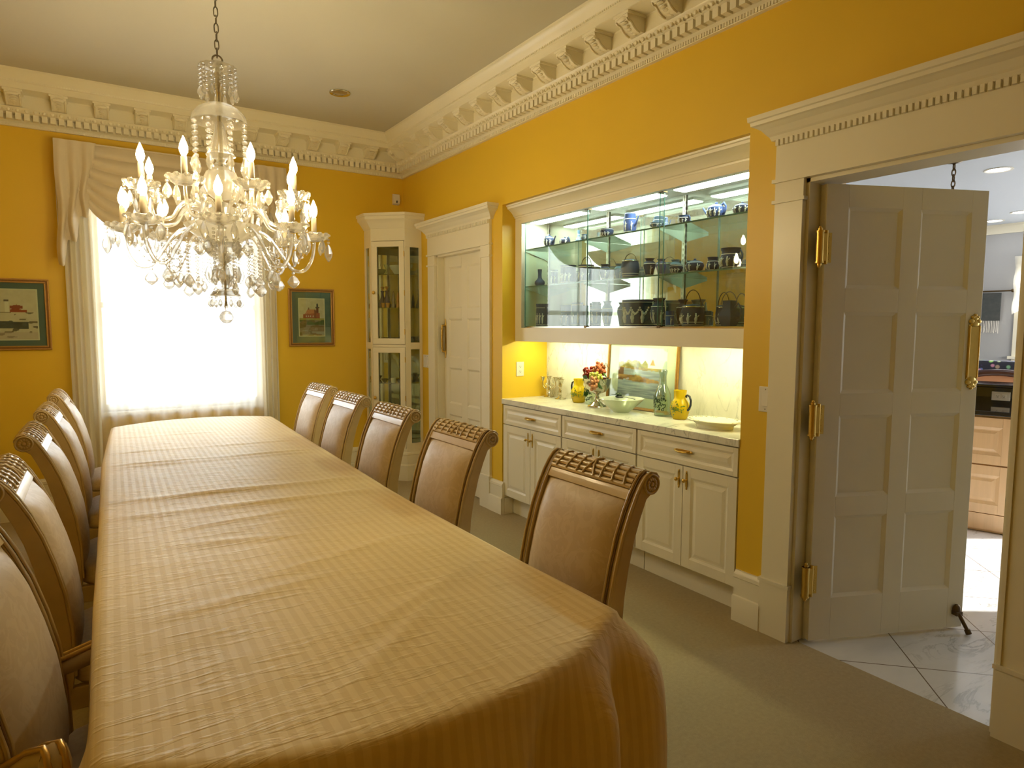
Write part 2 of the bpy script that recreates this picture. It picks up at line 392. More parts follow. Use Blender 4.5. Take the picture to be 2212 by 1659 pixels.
# ------------------------------------------------------------------ joinery helpers
def panel_slab(mb, w, h, t, cols, rows, rec=.012, mould=.022, raised=True, back=True):
    """slab, front face at y=0 going to y=t; recessed panels with raised fields"""
    mb.box(0,w,rec,t,0,h)
    xs = [0] + [c for p in cols for c in p] + [w]
    for i in range(0, len(xs), 2): mb.box(xs[i],xs[i+1],0,rec,0,h)
    zs = [0] + [c for p in rows for c in p] + [h]
    for (a,b_) in cols:
        for i in range(0, len(zs), 2): mb.box(a,b_,0,rec,zs[i],zs[i+1])
        for (c,d) in rows:
            m_ = mould
            for (p,q,r_,s_) in (((a,c),(b_,c),(b_-m_,c+m_),(a+m_,c+m_)),((b_,c),(b_,d),(b_-m_,d-m_),(b_-m_,c+m_)),((b_,d),(a,d),(a+m_,d-m_),(b_-m_,d-m_)),((a,d),(a,c),(a+m_,c+m_),(a+m_,d-m_))):
                mb.add([(p[0],.001,p[1]),(q[0],.001,q[1]),(r_[0],rec-.0005,r_[1]),(s_[0],rec-.0005,s_[1])],[(0,1,2,3)])
            if raised:
                e = m_+.008; g = e+.018
                A = [(a+e,c+e),(b_-e,c+e),(b_-e,d-e),(a+e,d-e)]; B = [(a+g,c+g),(b_-g,c+g),(b_-g,d-g),(a+g,d-g)]
                mb.add([(p[0],rec-.0003,p[1]) for p in A]+[(p[0],rec*.35,p[1]) for p in B],[(0,1,5,4),(1,2,6,5),(2,3,7,6),(3,0,4,7),(4,5,6,7)])
    return mb
def run_profile(mb, prof, axis, wall, sgn, a, b, ma=0, mb_=0):
    """moulding profile (p from wall, z) run along axis from a to b; ma/mb_: mitre factor of p at the ends"""
    va = []; vb = []
    for p, z in prof:
        if axis == 'y': va.append((wall+sgn*p, a+ma*p, z)); vb.append((wall+sgn*p, b+mb_*p, z))
        else: va.append((a+ma*p, wall+sgn*p, z)); vb.append((b+mb_*p, wall+sgn*p, z))
    n = len(prof)
    mb.add(va+vb, [(i,(i+1)%n,n+(i+1)%n,n+i) for i in range(n)] + [list(range(n)), list(range(n,2*n))[::-1]])
def offset_sweep(mb, prof, pts):
    """profile (out,z) swept round an open polyline in plan (outward = right-hand side of travel)"""
    P = [Vector(p) for p in pts]; m = len(P); nn = []
    for i in range(m):
        d0 = (P[i]-P[i-1]).normalized() if i else None
        d1 = (P[i+1]-P[i]).normalized() if i < m-1 else None
        n0 = Vector((d0.y,-d0.x)) if d0 else None; n1 = Vector((d1.y,-d1.x)) if d1 else None
        if n0 is None: nn.append(n1)
        elif n1 is None: nn.append(n0)
        else:
            q = (n0+n1); q = q/ (q.length_squared/2) ; nn.append(q)
    k = len(prof); vs = []; fs = []
    for i in range(m):
        for o, z in prof: vs.append((P[i].x+nn[i].x*o, P[i].y+nn[i].y*o, z))
    for i in range(m-1):
        for j in range(k): fs.append((i*k+j, i*k+(j+1)%k, (i+1)*k+(j+1)%k, (i+1)*k+j))
    fs.append(list(range(k))); fs.append([(m-1)*k+j for j in range(k)][::-1])
    mb.add(vs, fs)
# ------------------------------------------------------------------ the room
XL, YB = -1.42, -1.6                     # left and back walls (outside the frame)
mb = MB().box(XL-.1, W+.036, YB-.1, D+.1, -.1, 0).box(W+.036, W+.15, 1.86, D+.1, -.1, 0); struct(mb.build('floor', M['carpet']))
mb = MB().box(W+.036, 9.6, -.2, 6.0, -.1, -.003); struct(mb.build('floor_kitchen', M['tile']))
mb = MB().box(XL-.1, W+.16, YB-.1, D+.2, CZ, CZ+.1); struct(mb.build('ceiling', M['ceil']))
mb = MB().box(W+.15, 9.6, -.2, 6.0, 2.70, 2.80); struct(mb.build('ceiling_kitchen', mat('kitchen_ceiling_paint', (.55,.59,.64), .7, var=.01)))
T = .15
mb = MB()
for y0,y1,z0,z1 in ((YB-.1,.93,0,CZ),(.93,1.78,2.172,CZ),(1.78,2.09,0,CZ),(2.09,4.345,2.447,CZ),(4.345,4.65,0,CZ),(4.65,5.485,2.16,CZ),(5.485,D+.1,0,CZ)):
    mb.box(W,W+T,y0,y1,z0,z1)
mb.box(W+T,3.21,4.345,4.40,0,2.50); mb.box(W+T,3.21,2.035,2.09,0,2.50); mb.box(W+T,3.26,2.035,4.40,2.447,2.50); mb.box(3.21,3.26,2.035,4.40,0,2.447)
struct(mb.build('wall_right', M['yellow']))
WX0, WX1, WZ0, WZ1 = .06, 1.36, .80, 2.55
mb = MB()
for x0,x1,z0,z1 in ((XL-.1,WX0,0,CZ),(WX1,W+T,0,CZ),(WX0,WX1,0,WZ0),(WX0,WX1,WZ1,CZ)): mb.box(x0,x1,D,D+.2,z0,z1)
struct(mb.build('wall_far', M['yellow']))
struct(MB().box(XL-.1,XL,YB-.1,D+.1,0,CZ).build('wall_left', M['yellow']))
struct(MB().box(XL,W,YB-.1,YB,0,CZ).build('wall_back', M['yellow']))

# window behind the sheer
w = struct(thing('window_1', None, None, ((WX0+WX1)/2, D, WZ0)))
F = fr((-(WX0+WX1)/2,-D,-WZ0))
mb = MB(F); mb.frame(WX0,WX1,WZ0,WZ1,.06,D+.06,D+.12); zc = (WZ0+WZ1)/2
mb.box(WX0+.06,WX1-.06,D+.07,D+.11,zc-.025,zc+.025); mb.box((WX0+WX1)/2-.012,(WX0+WX1)/2+.012,D+.075,D+.105,WZ0+.06,WZ1-.06)
mb.build('window_frame', M['white'], w, bev=.004)
MB(F).box(WX0+.05,WX1-.05,D+.088,D+.094,WZ0+.05,WZ1-.05).build('window_glass', M['winglass'], w)
MB(F).box(WX0-.06,WX1+.06,D-.02,D+.06,WZ0-.035,WZ0).build('window_sill', M['white'], w, bev=.005)

# cornice
PROF = [(0,2.985),(.026,2.985),(.03,3.0),(.026,3.012),(.036,3.018),(.045,3.022),(.048,3.064),(.096,3.068),(.102,3.072),(.128,3.092),(.132,3.10),(.12,3.104),(.12,3.185),(.125,3.192),(.255,3.192),(.262,3.196),(.264,3.236),(.275,3.240),(.278,3.25),(.283,3.256),(.292,3.275),(.31,3.298),(.322,3.306),(.324,CZ),(0,CZ)]
def dentils(mb, axis, wall, sgn, a, b):
    n = int(abs(b-a)/.0525)
    for i in range(n):
        t = a+(b-a)*(i+.5)/n
        for (lo,hi,p0,p1,z0,z1) in ((t-.0175,t+.0175,.04,.092,3.022,3.068),):
            if axis == 'y': mb.box(wall+sgn*p0, wall+sgn*p1, lo, hi, z0, z1)
            else: mb.box(lo, hi, wall+sgn*p0, wall+sgn*p1, z0, z1)
        # egg and dart above
        c = (.116,3.084); pos = (wall+sgn*c[0], t, c[1]) if axis == 'y' else (t, wall+sgn*c[0], c[1])
        mb.sph(pos, (.010,.0125,.017) if axis == 'y' else (.0125,.010,.017), 8, 6)
        t2 = t+.026
        q = [(t2-.004,3.098),(t2+.004,3.098),(t2,3.070)]
        if axis == 'y': mb.poly(q,'x',wall+sgn*.10,wall+sgn*.120)
        else: mb.poly(q,'y',wall+sgn*.10,wall+sgn*.120)
    n2 = int(abs(b-a)/.0175)
    for i in range(n2):
        t = a+(b-a)*(i+.5)/n2
        if axis == 'y': mb.box(wall+sgn*.02, wall+sgn*.034, t-.005, t+.005, 2.988, 3.008); mb.box(wall+sgn*.262, wall+sgn*.280, t-.004, t+.004, 3.241, 3.251)
        else: mb.box(t-.005, t+.005, wall+sgn*.02, wall+sgn*.034, 2.988, 3.008); mb.box(t-.004, t+.004, wall+sgn*.262, wall+sgn*.280, 3.241, 3.251)
t1 = MB(); run_profile(t1, PROF, 'y', W, -1, YB, D, 1, -1); dentils(t1, 'y', W, -1, YB+.3, D-.06)
trimR = struct(t1.build('trim_1', M['white'], smooth=32))
t2 = MB(); run_profile(t2, PROF, 'x', D, -1, XL, W, 1, -1); dentils(t2, 'x', D, -1, XL+.1, W-.06)
trimF = struct(t2.build('trim_2', M['white'], smooth=32))
t3 = MB(); run_profile(t3, PROF, 'y', XL, 1, YB, D, 1, -1); struct(t3.build('trim_3', M['white'], smooth=32))
t4 = MB(); run_profile(t4, PROF, 'x', YB, 1, XL, W, 1, -1); struct(t4.build('trim_4', M['white'], smooth=32))
# scrolled modillion brackets under the corona (local: x along wall, -y out of the wall)
mo = MB()
side = [(0,3.192),(-.128,3.192),(-.132,3.176),(-.128,3.160),(-.118,3.150),(-.104,3.150),(-.092,3.142),(-.078,3.126),(-.055,3.112),(-.03,3.106),(0,3.104)]
mo.poly(side, 'x', -.048, .048)
mo.box(-.058,.058,-.136,0,3.178,3.192)
for sx in (-.040,.040): mo.tube([(sx,y-.003,z-.002) for y,z in side[3:10]], .006, 6)
for k in range(5):
    t_ = k/4; y = -.112+.085*t_; z = 3.146-.036*t_**.7
    mo.sph((0,y,z-.001), (.024-.003*k,.014,.007), 8, 5)
mo.sph((0,-.128,3.162),(.038,.010,.014),10,6)
first = None
def modil(par, loc, rz):
    global first
    if first is None:
        first = mo.build('modillion', M['white'], par, smooth=35); o = first
    else:
        o = first.copy(); COL.objects.link(o); o.parent = par
    o.location = loc; o.rotation_euler = (0,0,rz)
y = 3.018
while y < D-.3: y += .268
while y > .2:
    modil(trimR, (W-.12, y, 0), RW); y -= .268
x = -.099-.268*4
while x < W-.3:
    modil(trimF, (x, D-.12, 0), 0); x += .2705

# baseboards
BP = [(0,0),(.034,0),(.034,.125),(.030,.132),(.022,.135),(.021,.222),(.026,.228),(.024,.244),(.012,.256),(.010,.262),(0,.262)]
b = MB(); run_profile(b, BP, 'y', W, -1, 1.925, 2.085); run_profile(b, BP, 'y', W, -1, YB, .785)
struct(b.build('baseboard_right', M['white'], smooth=30))
b = MB(); run_profile(b, BP, 'y', W, -1, 4.3115, 4.505, 0, 0); run_profile(b, BP, 'y', W, -1, 5.63, 5.81)
run_profile(b, BP, 'x', 4.345, -1, W+.001, W+.083)
struct(b.build('baseboard_niche', M['white'], smooth=30))
BF = [(p, z*1.16) for p,z in BP]
b = MB(); run_profile(b, BF, 'x', D, -1, XL, 2.33); struct(b.build('baseboard_far', M['white'], smooth=30))
b = MB(); run_profile(b, BF, 'y', XL, 1, YB, D); struct(b.build('baseboard_left', M['white'], smooth=30))

# door casings: pilasters, frieze, dentilled cap
def casing(name, yl, yr, ztop, cw, plinth=True):
    """opening from yl (viewer's left, larger y) to yr; local x = yl - y"""
    w = yl-yr; F = fr((W, yl, 0), RW); mb = MB(F)
    for x0,x1 in ((-cw,0),(w,w+cw)):
        mb.box(x0,x1,-.022,0,.26,ztop)
        mb.box(x0-.004,x1+.004,-.030,0,0,.262); mb.box(x0-.010,x1+.010,-.036,0,.262,.278)
        mb.box(x0-.010,x1+.010,-.032,0,ztop-.095,ztop-.08)
        e = x1 if x0 < 0 else x0
        mb.box(e-.012 if x0 < 0 else e-.0015, e+.0015 if x0 < 0 else e+.012, -.028,-.001,.2785,ztop-.0955)
    mb.box(-cw-.012,w+cw+.012,-.034,0,ztop,ztop+.016)
    mb.box(-cw,w+cw,-.024,0,ztop+.016,ztop+.205)
    n = int((w+2*cw)/.024)
    for i in range(n):
        t = -cw+(w+2*cw)*(i+.5)/n
        mb.box(t-.0075,t+.0075,-.040,-.02,ztop+.168,ztop+.196)
    CP = [(0,0),(.026,0),(.030,.010),(.034,.018),(.042,.026),(.060,.050),(.084,.066),(.094,.070),(.096,.086),(.104,.090),(.106,.112),(0,.112)]
    z0 = ztop+.198
    # cap with returns
    a_, c_ = -cw, w+cw
    vs = []
    offset_sweep(mb, [(p, z0+z) for p,z in CP], [(c_+.0,-.0),(c_,-.001)] if False else [(a_,0.0),(a_,-.0005),(c_,-.0005),(c_,0.0)])
    # jamb lining
    return mb
def jambs(mb, w, ztop, depth):
    mb.box(-.0,.018,0,depth,0,ztop); mb.box(w-.018,w,0,depth,0,ztop); mb.box(0,w,0,depth,ztop-.018,ztop)
mb = casing('k', 1.78, .93, 2.172, .145); jambs(mb, .85, 2.172, .16)
mb.box(.018,.03,.085,.105,0,2.15); mb.box(.85-.03,.85-.018,.085,.105,0,2.15)
struct(mb.build('trim_5', M['white'], bev=.0025))
mb = casing('p', 5.485, 4.65, 2.16, .145); jambs(mb, .835, 2.16, .16)
struct(mb.build('trim_6', M['white'], bev=.0025))

# swing door into the kitchen
DH, DW = 2.135, .852
d1 = struct(thing('door_1', None, None, (2.818, 1.718, .012), R(-22.9)))
mb = panel_slab(MB(), DW, DH, .042, [(.113,.392),(.492,.764)], [(.205,.60),(.695,1.08),(1.185,1.56),(1.67,2.035)], mould=.016, raised=False)
struct(mb.build('door_panel', M['white'], d1, bev=.0015))
def brass_plate(M0, h, w):
    mb = MB(M0)
    mb.box(-w/2,w/2,-.004,0,-h*.36,h*.36); mb.box(-w*.40,w*.40,-.007,-.003,-h*.33,h*.33)
    for s in (-1,1):
        mb.tube([(s*w*.44,-.006,-h*.34),(s*w*.44,-.006,h*.34)], .004, 8)
        for k,(r,dz,dx) in enumerate(((.5,.37,0),(.34,.40,.3),(.34,.40,-.3),(.36,.435,0),(.22,.455,.2),(.22,.455,-.2),(.2,.48,0))):
            mb.sph((dx*w,-.004,s*dz*h),(r*w*.8,.007,r*w*.62),10,6)
    return mb
brass_plate(fr((.815,0,1.375)), .365, .062).build('push_plate', M['brass'], d1, smooth=50)
def hinge(z):
    mb = MB()
    h = .145
    mb.cyl((-.042,-.022,z-h/2),(-.042,-.022,z+h/2),.0165,16)
    for s in (-1,1):
        mb.cyl((-.042,-.022,z+s*h*.5),(-.042,-.022,z+s*h*.57),.010,12); mb.sph((-.042,-.022,z+s*h*.6),.007,10,6)
        mb.cyl((-.042,-.022,z+s*h*.44),(-.042,-.022,z+s*h*.5),.0185,16)
    mb.cyl((-.006,-.013,z-h*.52),(-.006,-.013,z+h*.52),.009,12)
    mb.box(-.036,-.008,-.022,-.017,z-h*.42,z+h*.42)
    mb.box(-.004,.031,-.0035,0,z-h*.46,z+h*.46)
    for k in range(5): mb.sph((.018+.006*(k%2)*0,-.004,z-h*.36+h*.18*k),(.003,.002,.003),8,5)
    return mb.build('hinge', M['brass'], d1, smooth=40)
for z in (1.85,1.065,.30): hinge(z)
mb = MB(); mb.sph((.806,-.012,.095),(.022,.014,.03),12,8); mb.box(.79,.825,-.03,0,.07,.09); mb.cyl((.808,-.024,.08),(.832,-.060,-.000),.009,10); mb.cyl((.829,-.055,.012),(.834,-.062,-.008),.014,12)
mb.build('kick_down_stop', M['bronze'], d1, smooth=40)

# pocket door beside the corner cabinet
d2 = struct(thing('door_2', None, None, (W+.068, 5.52, .01), RW))
mb = panel_slab(MB(), .92, 2.145, .04, [(.145,.385),(.49,.735)], [(.20,.68),(.785,1.115),(1.21,1.565),(1.66,2.035)], mould=.016, raised=False)
struct(mb.build('door_panel', M['white'], d2, bev=.0015))
mb = MB(fr((.078,0,1.385)))
mb.box(-.014,.014,-.003,0,-.12,.12)
for s in (-1,1):
    mb.sph((0,-.003,s*.135),(.018,.006,.028),10,6); mb.sph((0,-.003,s*.165),(.010,.005,.02),10,6)
    mb.cyl((0,-.004,s*.125),(0,-.035,s*.118),.008,10)
mb.tube([(0,-.036,-.125),(0,-.040,-.06),(0,-.042,0),(0,-.040,.06),(0,-.036,.125)],[.006,.009,.008,.009,.006],10)
for z in (-.09,-.03,.03,.09): mb.sph((0,-.041,z),(.011,.011,.006),10,6)
mb.build('pull_handle', M['brass'], d2, smooth=50)

# switches, outlet, detector, ceiling can
def switch(loc, rz, gangs, label, w=None):
    w = w or .072*gangs+.002
    o = thing('light_switch', label, 'light switch', loc, rz)
    MB().box(-w/2,w/2,-.007,0,-.062,.062).build('wall_plate', M['plate'], o, bev=.003)
    for g in range(gangs):
        c = (g-(gangs-1)/2)*.046
        mb = MB(); mb.poly([(-.0065,-.033),(-.0065,.033),(-.0085,.033),(-.0125,-.033)],'x',c-.0155,c+.0155); mb.build('rocker', M['plate'], o, bev=.001)
        for s in (-1,1): MB().cyl((c,-.0075,s*.048),(c,-.0065,s*.048),.0035,10).build('screw', M['steel'], o)
    return o
switch((W,1.948,1.154), RW, 1, 'single rocker light switch beside the open white kitchen door casing')
switch((W,5.705,1.172), RW, 2, 'double rocker light switch between the corner cabinet and the closed door')
def outlet(name, loc, rz, label, horiz=False):
    o = thing(name, label, 'electrical outlet', loc, rz)
    h, w = (.035,.06) if horiz else (.058,.036)
    MB().box(-w,w,-.006,0,-h,h).build('wall_plate', M['plate'], o, bev=.002)
    for s in (-1,1):
        cx, cz = (s*.02,0) if horiz else (0,s*.02)
        f = MB(); f.box(cx-.014,cx+.014,-.0085,-.006,cz-.013,cz+.013); fo = f.build('socket', M['plate'], o, bev=.002)
        k = MB(); k.box(cx-.007,cx-.005,-.0092,-.008,cz-.002,cz+.007); k.box(cx+.005,cx+.007,-.0092,-.008,cz-.001,cz+.006); k.cyl((cx,-.0092,cz-.007),(cx,-.008,cz-.007),.0028,8)
        k.build('slot', M['black'], fo)
    return o
outlet('wall_outlet', (2.923,4.345,1.165), 0, 'duplex outlet on the yellow side wall of the bar niche')
o = thing('motion_detector', 'small white motion detector high in the corner above the cabinet', 'motion detector', (2.67,D,2.775), 0)
MB().poly([(0,-.055),(-.035,-.045),(-.045,-.01),(-.035,.05),(0,.055)],'x',-.035,.035).build('housing', M['plate'], o, bev=.006)
MB().sph((0,-.040,-.024),(.011,.008,.013),12,8).build('lens', M['crate'], o, smooth=60)
def can(name, loc, label, m_in, r=.062, lit=None):
    o = thing(name, label, 'ceiling light', loc)
    MB().lathe([(r,0),(r+.018,0),(r+.02,-.004),(r+.016,-.008),(r,-.006),(r-.012,.001),(r-.014,0)],28).build('trim_ring', M['silver'] if not lit else M['plate'], o, smooth=50)
    MB().lathe([(r-.004,-.002),(r-.012,-.0035),(r*.62,-.006),(0,-.0055)],28).build('lamp_lens', lit or m_in, o, smooth=50)
    return o
can('ceiling_light', (1.745,5.12,CZ), 'unlit recessed downlight with a bright metal ring in the dining ceiling', mat('dim_lamp_lens', (.55,.48,.36), .15, metal=.7, var=.2, vscale=40))
# ------------------------------------------------------------------ bar niche: base cabinets, worktop, splashback
NY0, NY1 = 4.345, 2.09                    # viewer's left and right ends
def knob_plate(par, x, z, side):
    k = MB(fr((x,-.0,z)))
    k.poly([(0,.048),(.007,.036),(.007,-.036),(0,-.048),(-.007,-.036),(-.007,.036)],'y',-.003,0)
    for s in (-1,1): k.sph((0,-.002,s*.044),(.006,.004,.010),8,5)
    k.lathe([(0,0)],3) if False else None
    k.cyl((0,-.003,0),(0,-.02,0),.005,10); k.sph((0,-.026,0),(.0115,.008,.0115),12,8)
    return k.build('knob', M['brass'], par, smooth=50)
ys = [(4.335,3.574),(3.571,2.831),(2.828,2.094)]
labs = ['white base cabinet at the pocket door end, under the silver candelabra','middle white base cabinet of the bar, half hidden by the nearest chair back','white base cabinet nearest the kitchen door, under the oval platter']
cab0 = None
def base_cab(i):
    y0, y1 = ys[i]; w = y0-y1-.003
    t = thing('base_cabinet', labs[i], 'cabinet', (W+.002, y0, 0), RW, 'white base cabinets under the marble bar top')
    b = MB(); b.box(0,w,.0215,.43,.152,.893); b.box(.0,w,.085,.43,0,.152)
    b.build('carcass', M['white'], t, bev=.001)
    dr = panel_slab(MB(fr((.004,0,.737))), w-.008, .150, .02, [(.028,w-.036)], [(.026,.124)], rec=.007, mould=.012)
    d = dr.build('drawer', M['white'], t, bev=.0012)
    c = w/2; z = .815
    h = MB(fr((c,0,z)))
    h.poly([(-.062,0),(-.05,.009),(.05,.009),(.062,0),(.05,-.009),(-.05,-.009)],'y',-.003,0)
    for s in (-1,1): h.sph((s*.058,-.003,0),(.011,.005,.007),8,5); h.cyl((s*.036,-.003,0),(s*.036,-.02,0),.005,8)
    h.tube([(-.042,-.021,0),(-.02,-.025,-.002),(0,-.026,-.002),(.02,-.025,-.002),(.042,-.021,0)],[.0045,.006,.0075,.006,.0045],8)
    h.build('handle', M['brass'], d, smooth=50)
    dw = (w-.012)/2
    for s in (0,1):
        x = .004+s*(dw+.004)
        p = panel_slab(MB(fr((x,0,.158))), dw, .572, .02, [(.056,dw-.056)], [(.056,.516)], rec=.007, mould=.012)
        dd = p.build('door', M['white'], t, bev=.0012)
        knob_plate(dd, (x+dw-.026) if s == 0 else (x+.026), .655, s)
    return t
for i in range(3): base_cab(i)
o = MB().box(W-.008,3.195,2.09,4.345,.894,.935).build('marble_worktop', M['marble'], bev=.004)
tag(o, 'white veined marble worktop along the bar niche, on the white base cabinets', 'worktop')
o = MB().box(3.192,3.21,2.09,4.345,.935,1.44).build('marble_splashback', M['marble'])
tag(o, 'white veined marble splashback behind the bar worktop, below the lit glass cabinet', 'splashback')

# ------------------------------------------------------------------ upper display cabinet with sliding glass
F = fr((2.876, NY0, 0), RW); NW = NY0-NY1
uc = thing('display_cabinet', 'long lit display cabinet with sliding glass doors, filled with blue and white stoneware', 'display cabinet', (2.876, NY0, 1.39), RW)
G = fr((0,0,-1.39))
b = MB(G)
b.box(0,NW,.022,.316,1.44,1.495); b.box(0,NW,0,.022,1.39,1.496)         # bottom and its rail
b.box(0,NW,.0,.316,2.33,2.36)
b.box(0,.086,0,.03,1.496,2.33); b.box(0,.03,.03,.316,1.496,2.33); b.box(NW-.03,NW,.03,.316,1.496,2.33)
b.box(.03,NW-.03,.31,.316,1.496,2.33)
b.box(.086,NW,-.004,.03,2.305,2.36)
b.build('carcass', M['white'], uc, bev=.0015)
b = MB(G); CR = [(0,2.352),(.008,2.352),(.010,2.362),(.018,2.366),(.022,2.375),(.040,2.395),(.062,2.412),(.074,2.418),(.078,2.432),(.086,2.436),(.088,2.446),(0,2.446)]
offset_sweep(b, CR, [(.0,0.0),(NW,0.0)])
b.build('crown_moulding', M['white'], uc, smooth=30)
MB(G).box(.03,NW-.03,.303,.309,1.496,2.33).build('mirror_back', M['mirror'], uc)
b = MB(G); b.box(.086,NW,.030,.056,1.496,1.503); b.box(.086,NW,.042,.046,1.503,1.509); b.box(.086,NW,.030,.056,2.318,2.33); b.build('door_track', M['silver'], uc)
xd = [.086,.835,1.525,NW]
for i in range(3):
    y = .034 if i != 1 else .048
    p = MB(G).box(xd[i]-(.0 if i==0 else .012), xd[i+1]+.012 if i<2 else NW, y, y+.005, 1.504, 2.318).build('sliding_glass_door', M['pane'], uc)
    e = MB(G)
    for xx in (xd[i]-(.0 if i==0 else .012), (xd[i+1]+.012 if i<2 else NW)-.003): e.box(xx,xx+.003,y-.0006,y+.0056,1.504,2.318)
    e.build('glass_edge', mat('green_glass_edge', (.10,.22,.18), .1, var=.05) if i==0 else bpy.data.materials['green_glass_edge'], p)
b = MB(G)
for x in (.836,1.527): b.box(x-.02,x+.02,.028,.062,2.302,2.318); b.box(x-.012,x+.012,.028,.06,1.497,1.512)
b.build('door_clip', M['bronze'], uc)
for z in (1.815,2.105):
    s = MB(G).box(.036,NW-.034,.075,.300,z,z+.009).build('glass_shelf', M['shelfglass'], uc)
    MB(G).box(.036,NW-.034,.0735,.0755,z,z+.009).build('front_edge', bpy.data.materials['green_glass_edge'], s)
for x in (.034,.757,1.47,NW-.036):
    b = MB(G); b.box(x-.012,x-.004,.293,.303,1.50,2.325); b.box(x+.004,x+.012,.293,.303,1.50,2.325); b.box(x-.012,x+.012,.299,.303,1.50,2.325)
    k = 0
    z = 1.52
    while z < 2.3: b.box(x-.012,x+.012,.2925,.300,z,z+.018); z += .034
    sd = b.build('shelf_standard', M['plate'], uc)
    for z in (1.815,2.105):
        MB(G).poly([(.293,z-.001),(.085,z-.001),(.080,z-.010),(.27,z-.062),(.293,z-.070)],'x',x-.0015,x+.0015).build('shelf_bracket', M['rope'], sd)
for i in range(3):
    x0 = .07+.745*i
    b = MB(G); b.box(x0,x0+.62,.085,.19,2.318,2.33); tb = b.build('light_fitting', M['plate'], uc)
    MB(G).box(x0+.01,x0+.61,.09,.185,2.312,2.3175).build('fluorescent_tube', M['tube'], tb)
for i,(x0,x1) in enumerate(((.10,.80),(.95,1.45),(1.65,2.12))):
    b = MB(G); b.box(x0,x1,.10,.16,1.425,1.44); tb = b.build('under_light', M['plate'], uc)
    MB(G).box(x0+.01,x1-.01,.108,.152,1.418,1.4245).build('fluorescent_tube', M['utube'], tb)

# ------------------------------------------------------------------ jasperware
JP = dict(
 squat=[(0,0),(.55,0),(.58,.05),(.85,.2),(1,.45),(.92,.66),(.62,.76),(.60,.79),(.4,.85),(.16,.88),(.12,.91),(.17,.95),(.10,.99),(0,1)],
 bowl=[(0,0),(.55,0),(.58,.08),(.85,.35),(1,.7),(.94,.9),(1,1),(.92,.98),(.86,.7),(.5,.2),(0,.15)],
 coffee=[(0,0),(.82,0),(.86,.04),(1,.28),(.97,.6),(.86,.93),(.9,.96),(.82,1),(.4,.99),(0,1)],
 bud=[(0,0),(.75,0),(.8,.03),(1,.17),(.95,.28),(.55,.40),(.36,.50),(.34,.72),(.42,1),(.34,.99),(.26,.6),(0,.5)],
 cyl=[(0,0),(.95,0),(1,.03),(.95,.07),(.95,.92),(1,.96),(1,1),(.90,1),(.88,.3),(0,.2)],
 barrel=[(0,0),(.78,0),(.82,.05),(1,.38),(.98,.66),(.84,.86),(.88,.90),(.80,.93),(.45,.97),(.14,.98),(.10,1),(0,1)],
 vase=[(0,0),(.52,0),(.56,.05),(.82,.4),(1,.62),(.88,.78),(.58,.86),(.58,.91),(.80,1),(.70,.99),(.5,.88),(0,.8)],
 pitcher=[(0,0),(.70,0),(.74,.05),(.98,.32),(1,.48),(.86,.70),(.80,.82),(.86,.93),(.92,1),(.84,1),(.72,.82),(0,.6)],
 jard=[(0,0),(.80,0),(.83,.05),(.88,.4),(.95,.82),(1,.90),(1,1),(.93,1),(.86,.7),(0,.4)],
 amph=[(0,0),(.50,0),(.54,.05),(.85,.30),(1,.55),(.88,.72),(.50,.82),(.46,.88),(.74,.98),(.70,1),(.4,.9),(0,.85)],
 square=[(0,0),(.55,0),(.70,.08),(1,.40),(.95,.44),(.66,.66),(.60,.70),(.60,.97),(.66,1),(.5,1),(0,.9)],
)
def prof_r(P, t):
    for i in range(1, len(P)):
        if P[i][1] >= t and P[i-1][1] < t: 
            a, b_ = P[i-1], P[i]; return a[0]+(b_[0]-a[0])*(t-a[1])/(b_[1]-a[1])
    return P[-1][0]
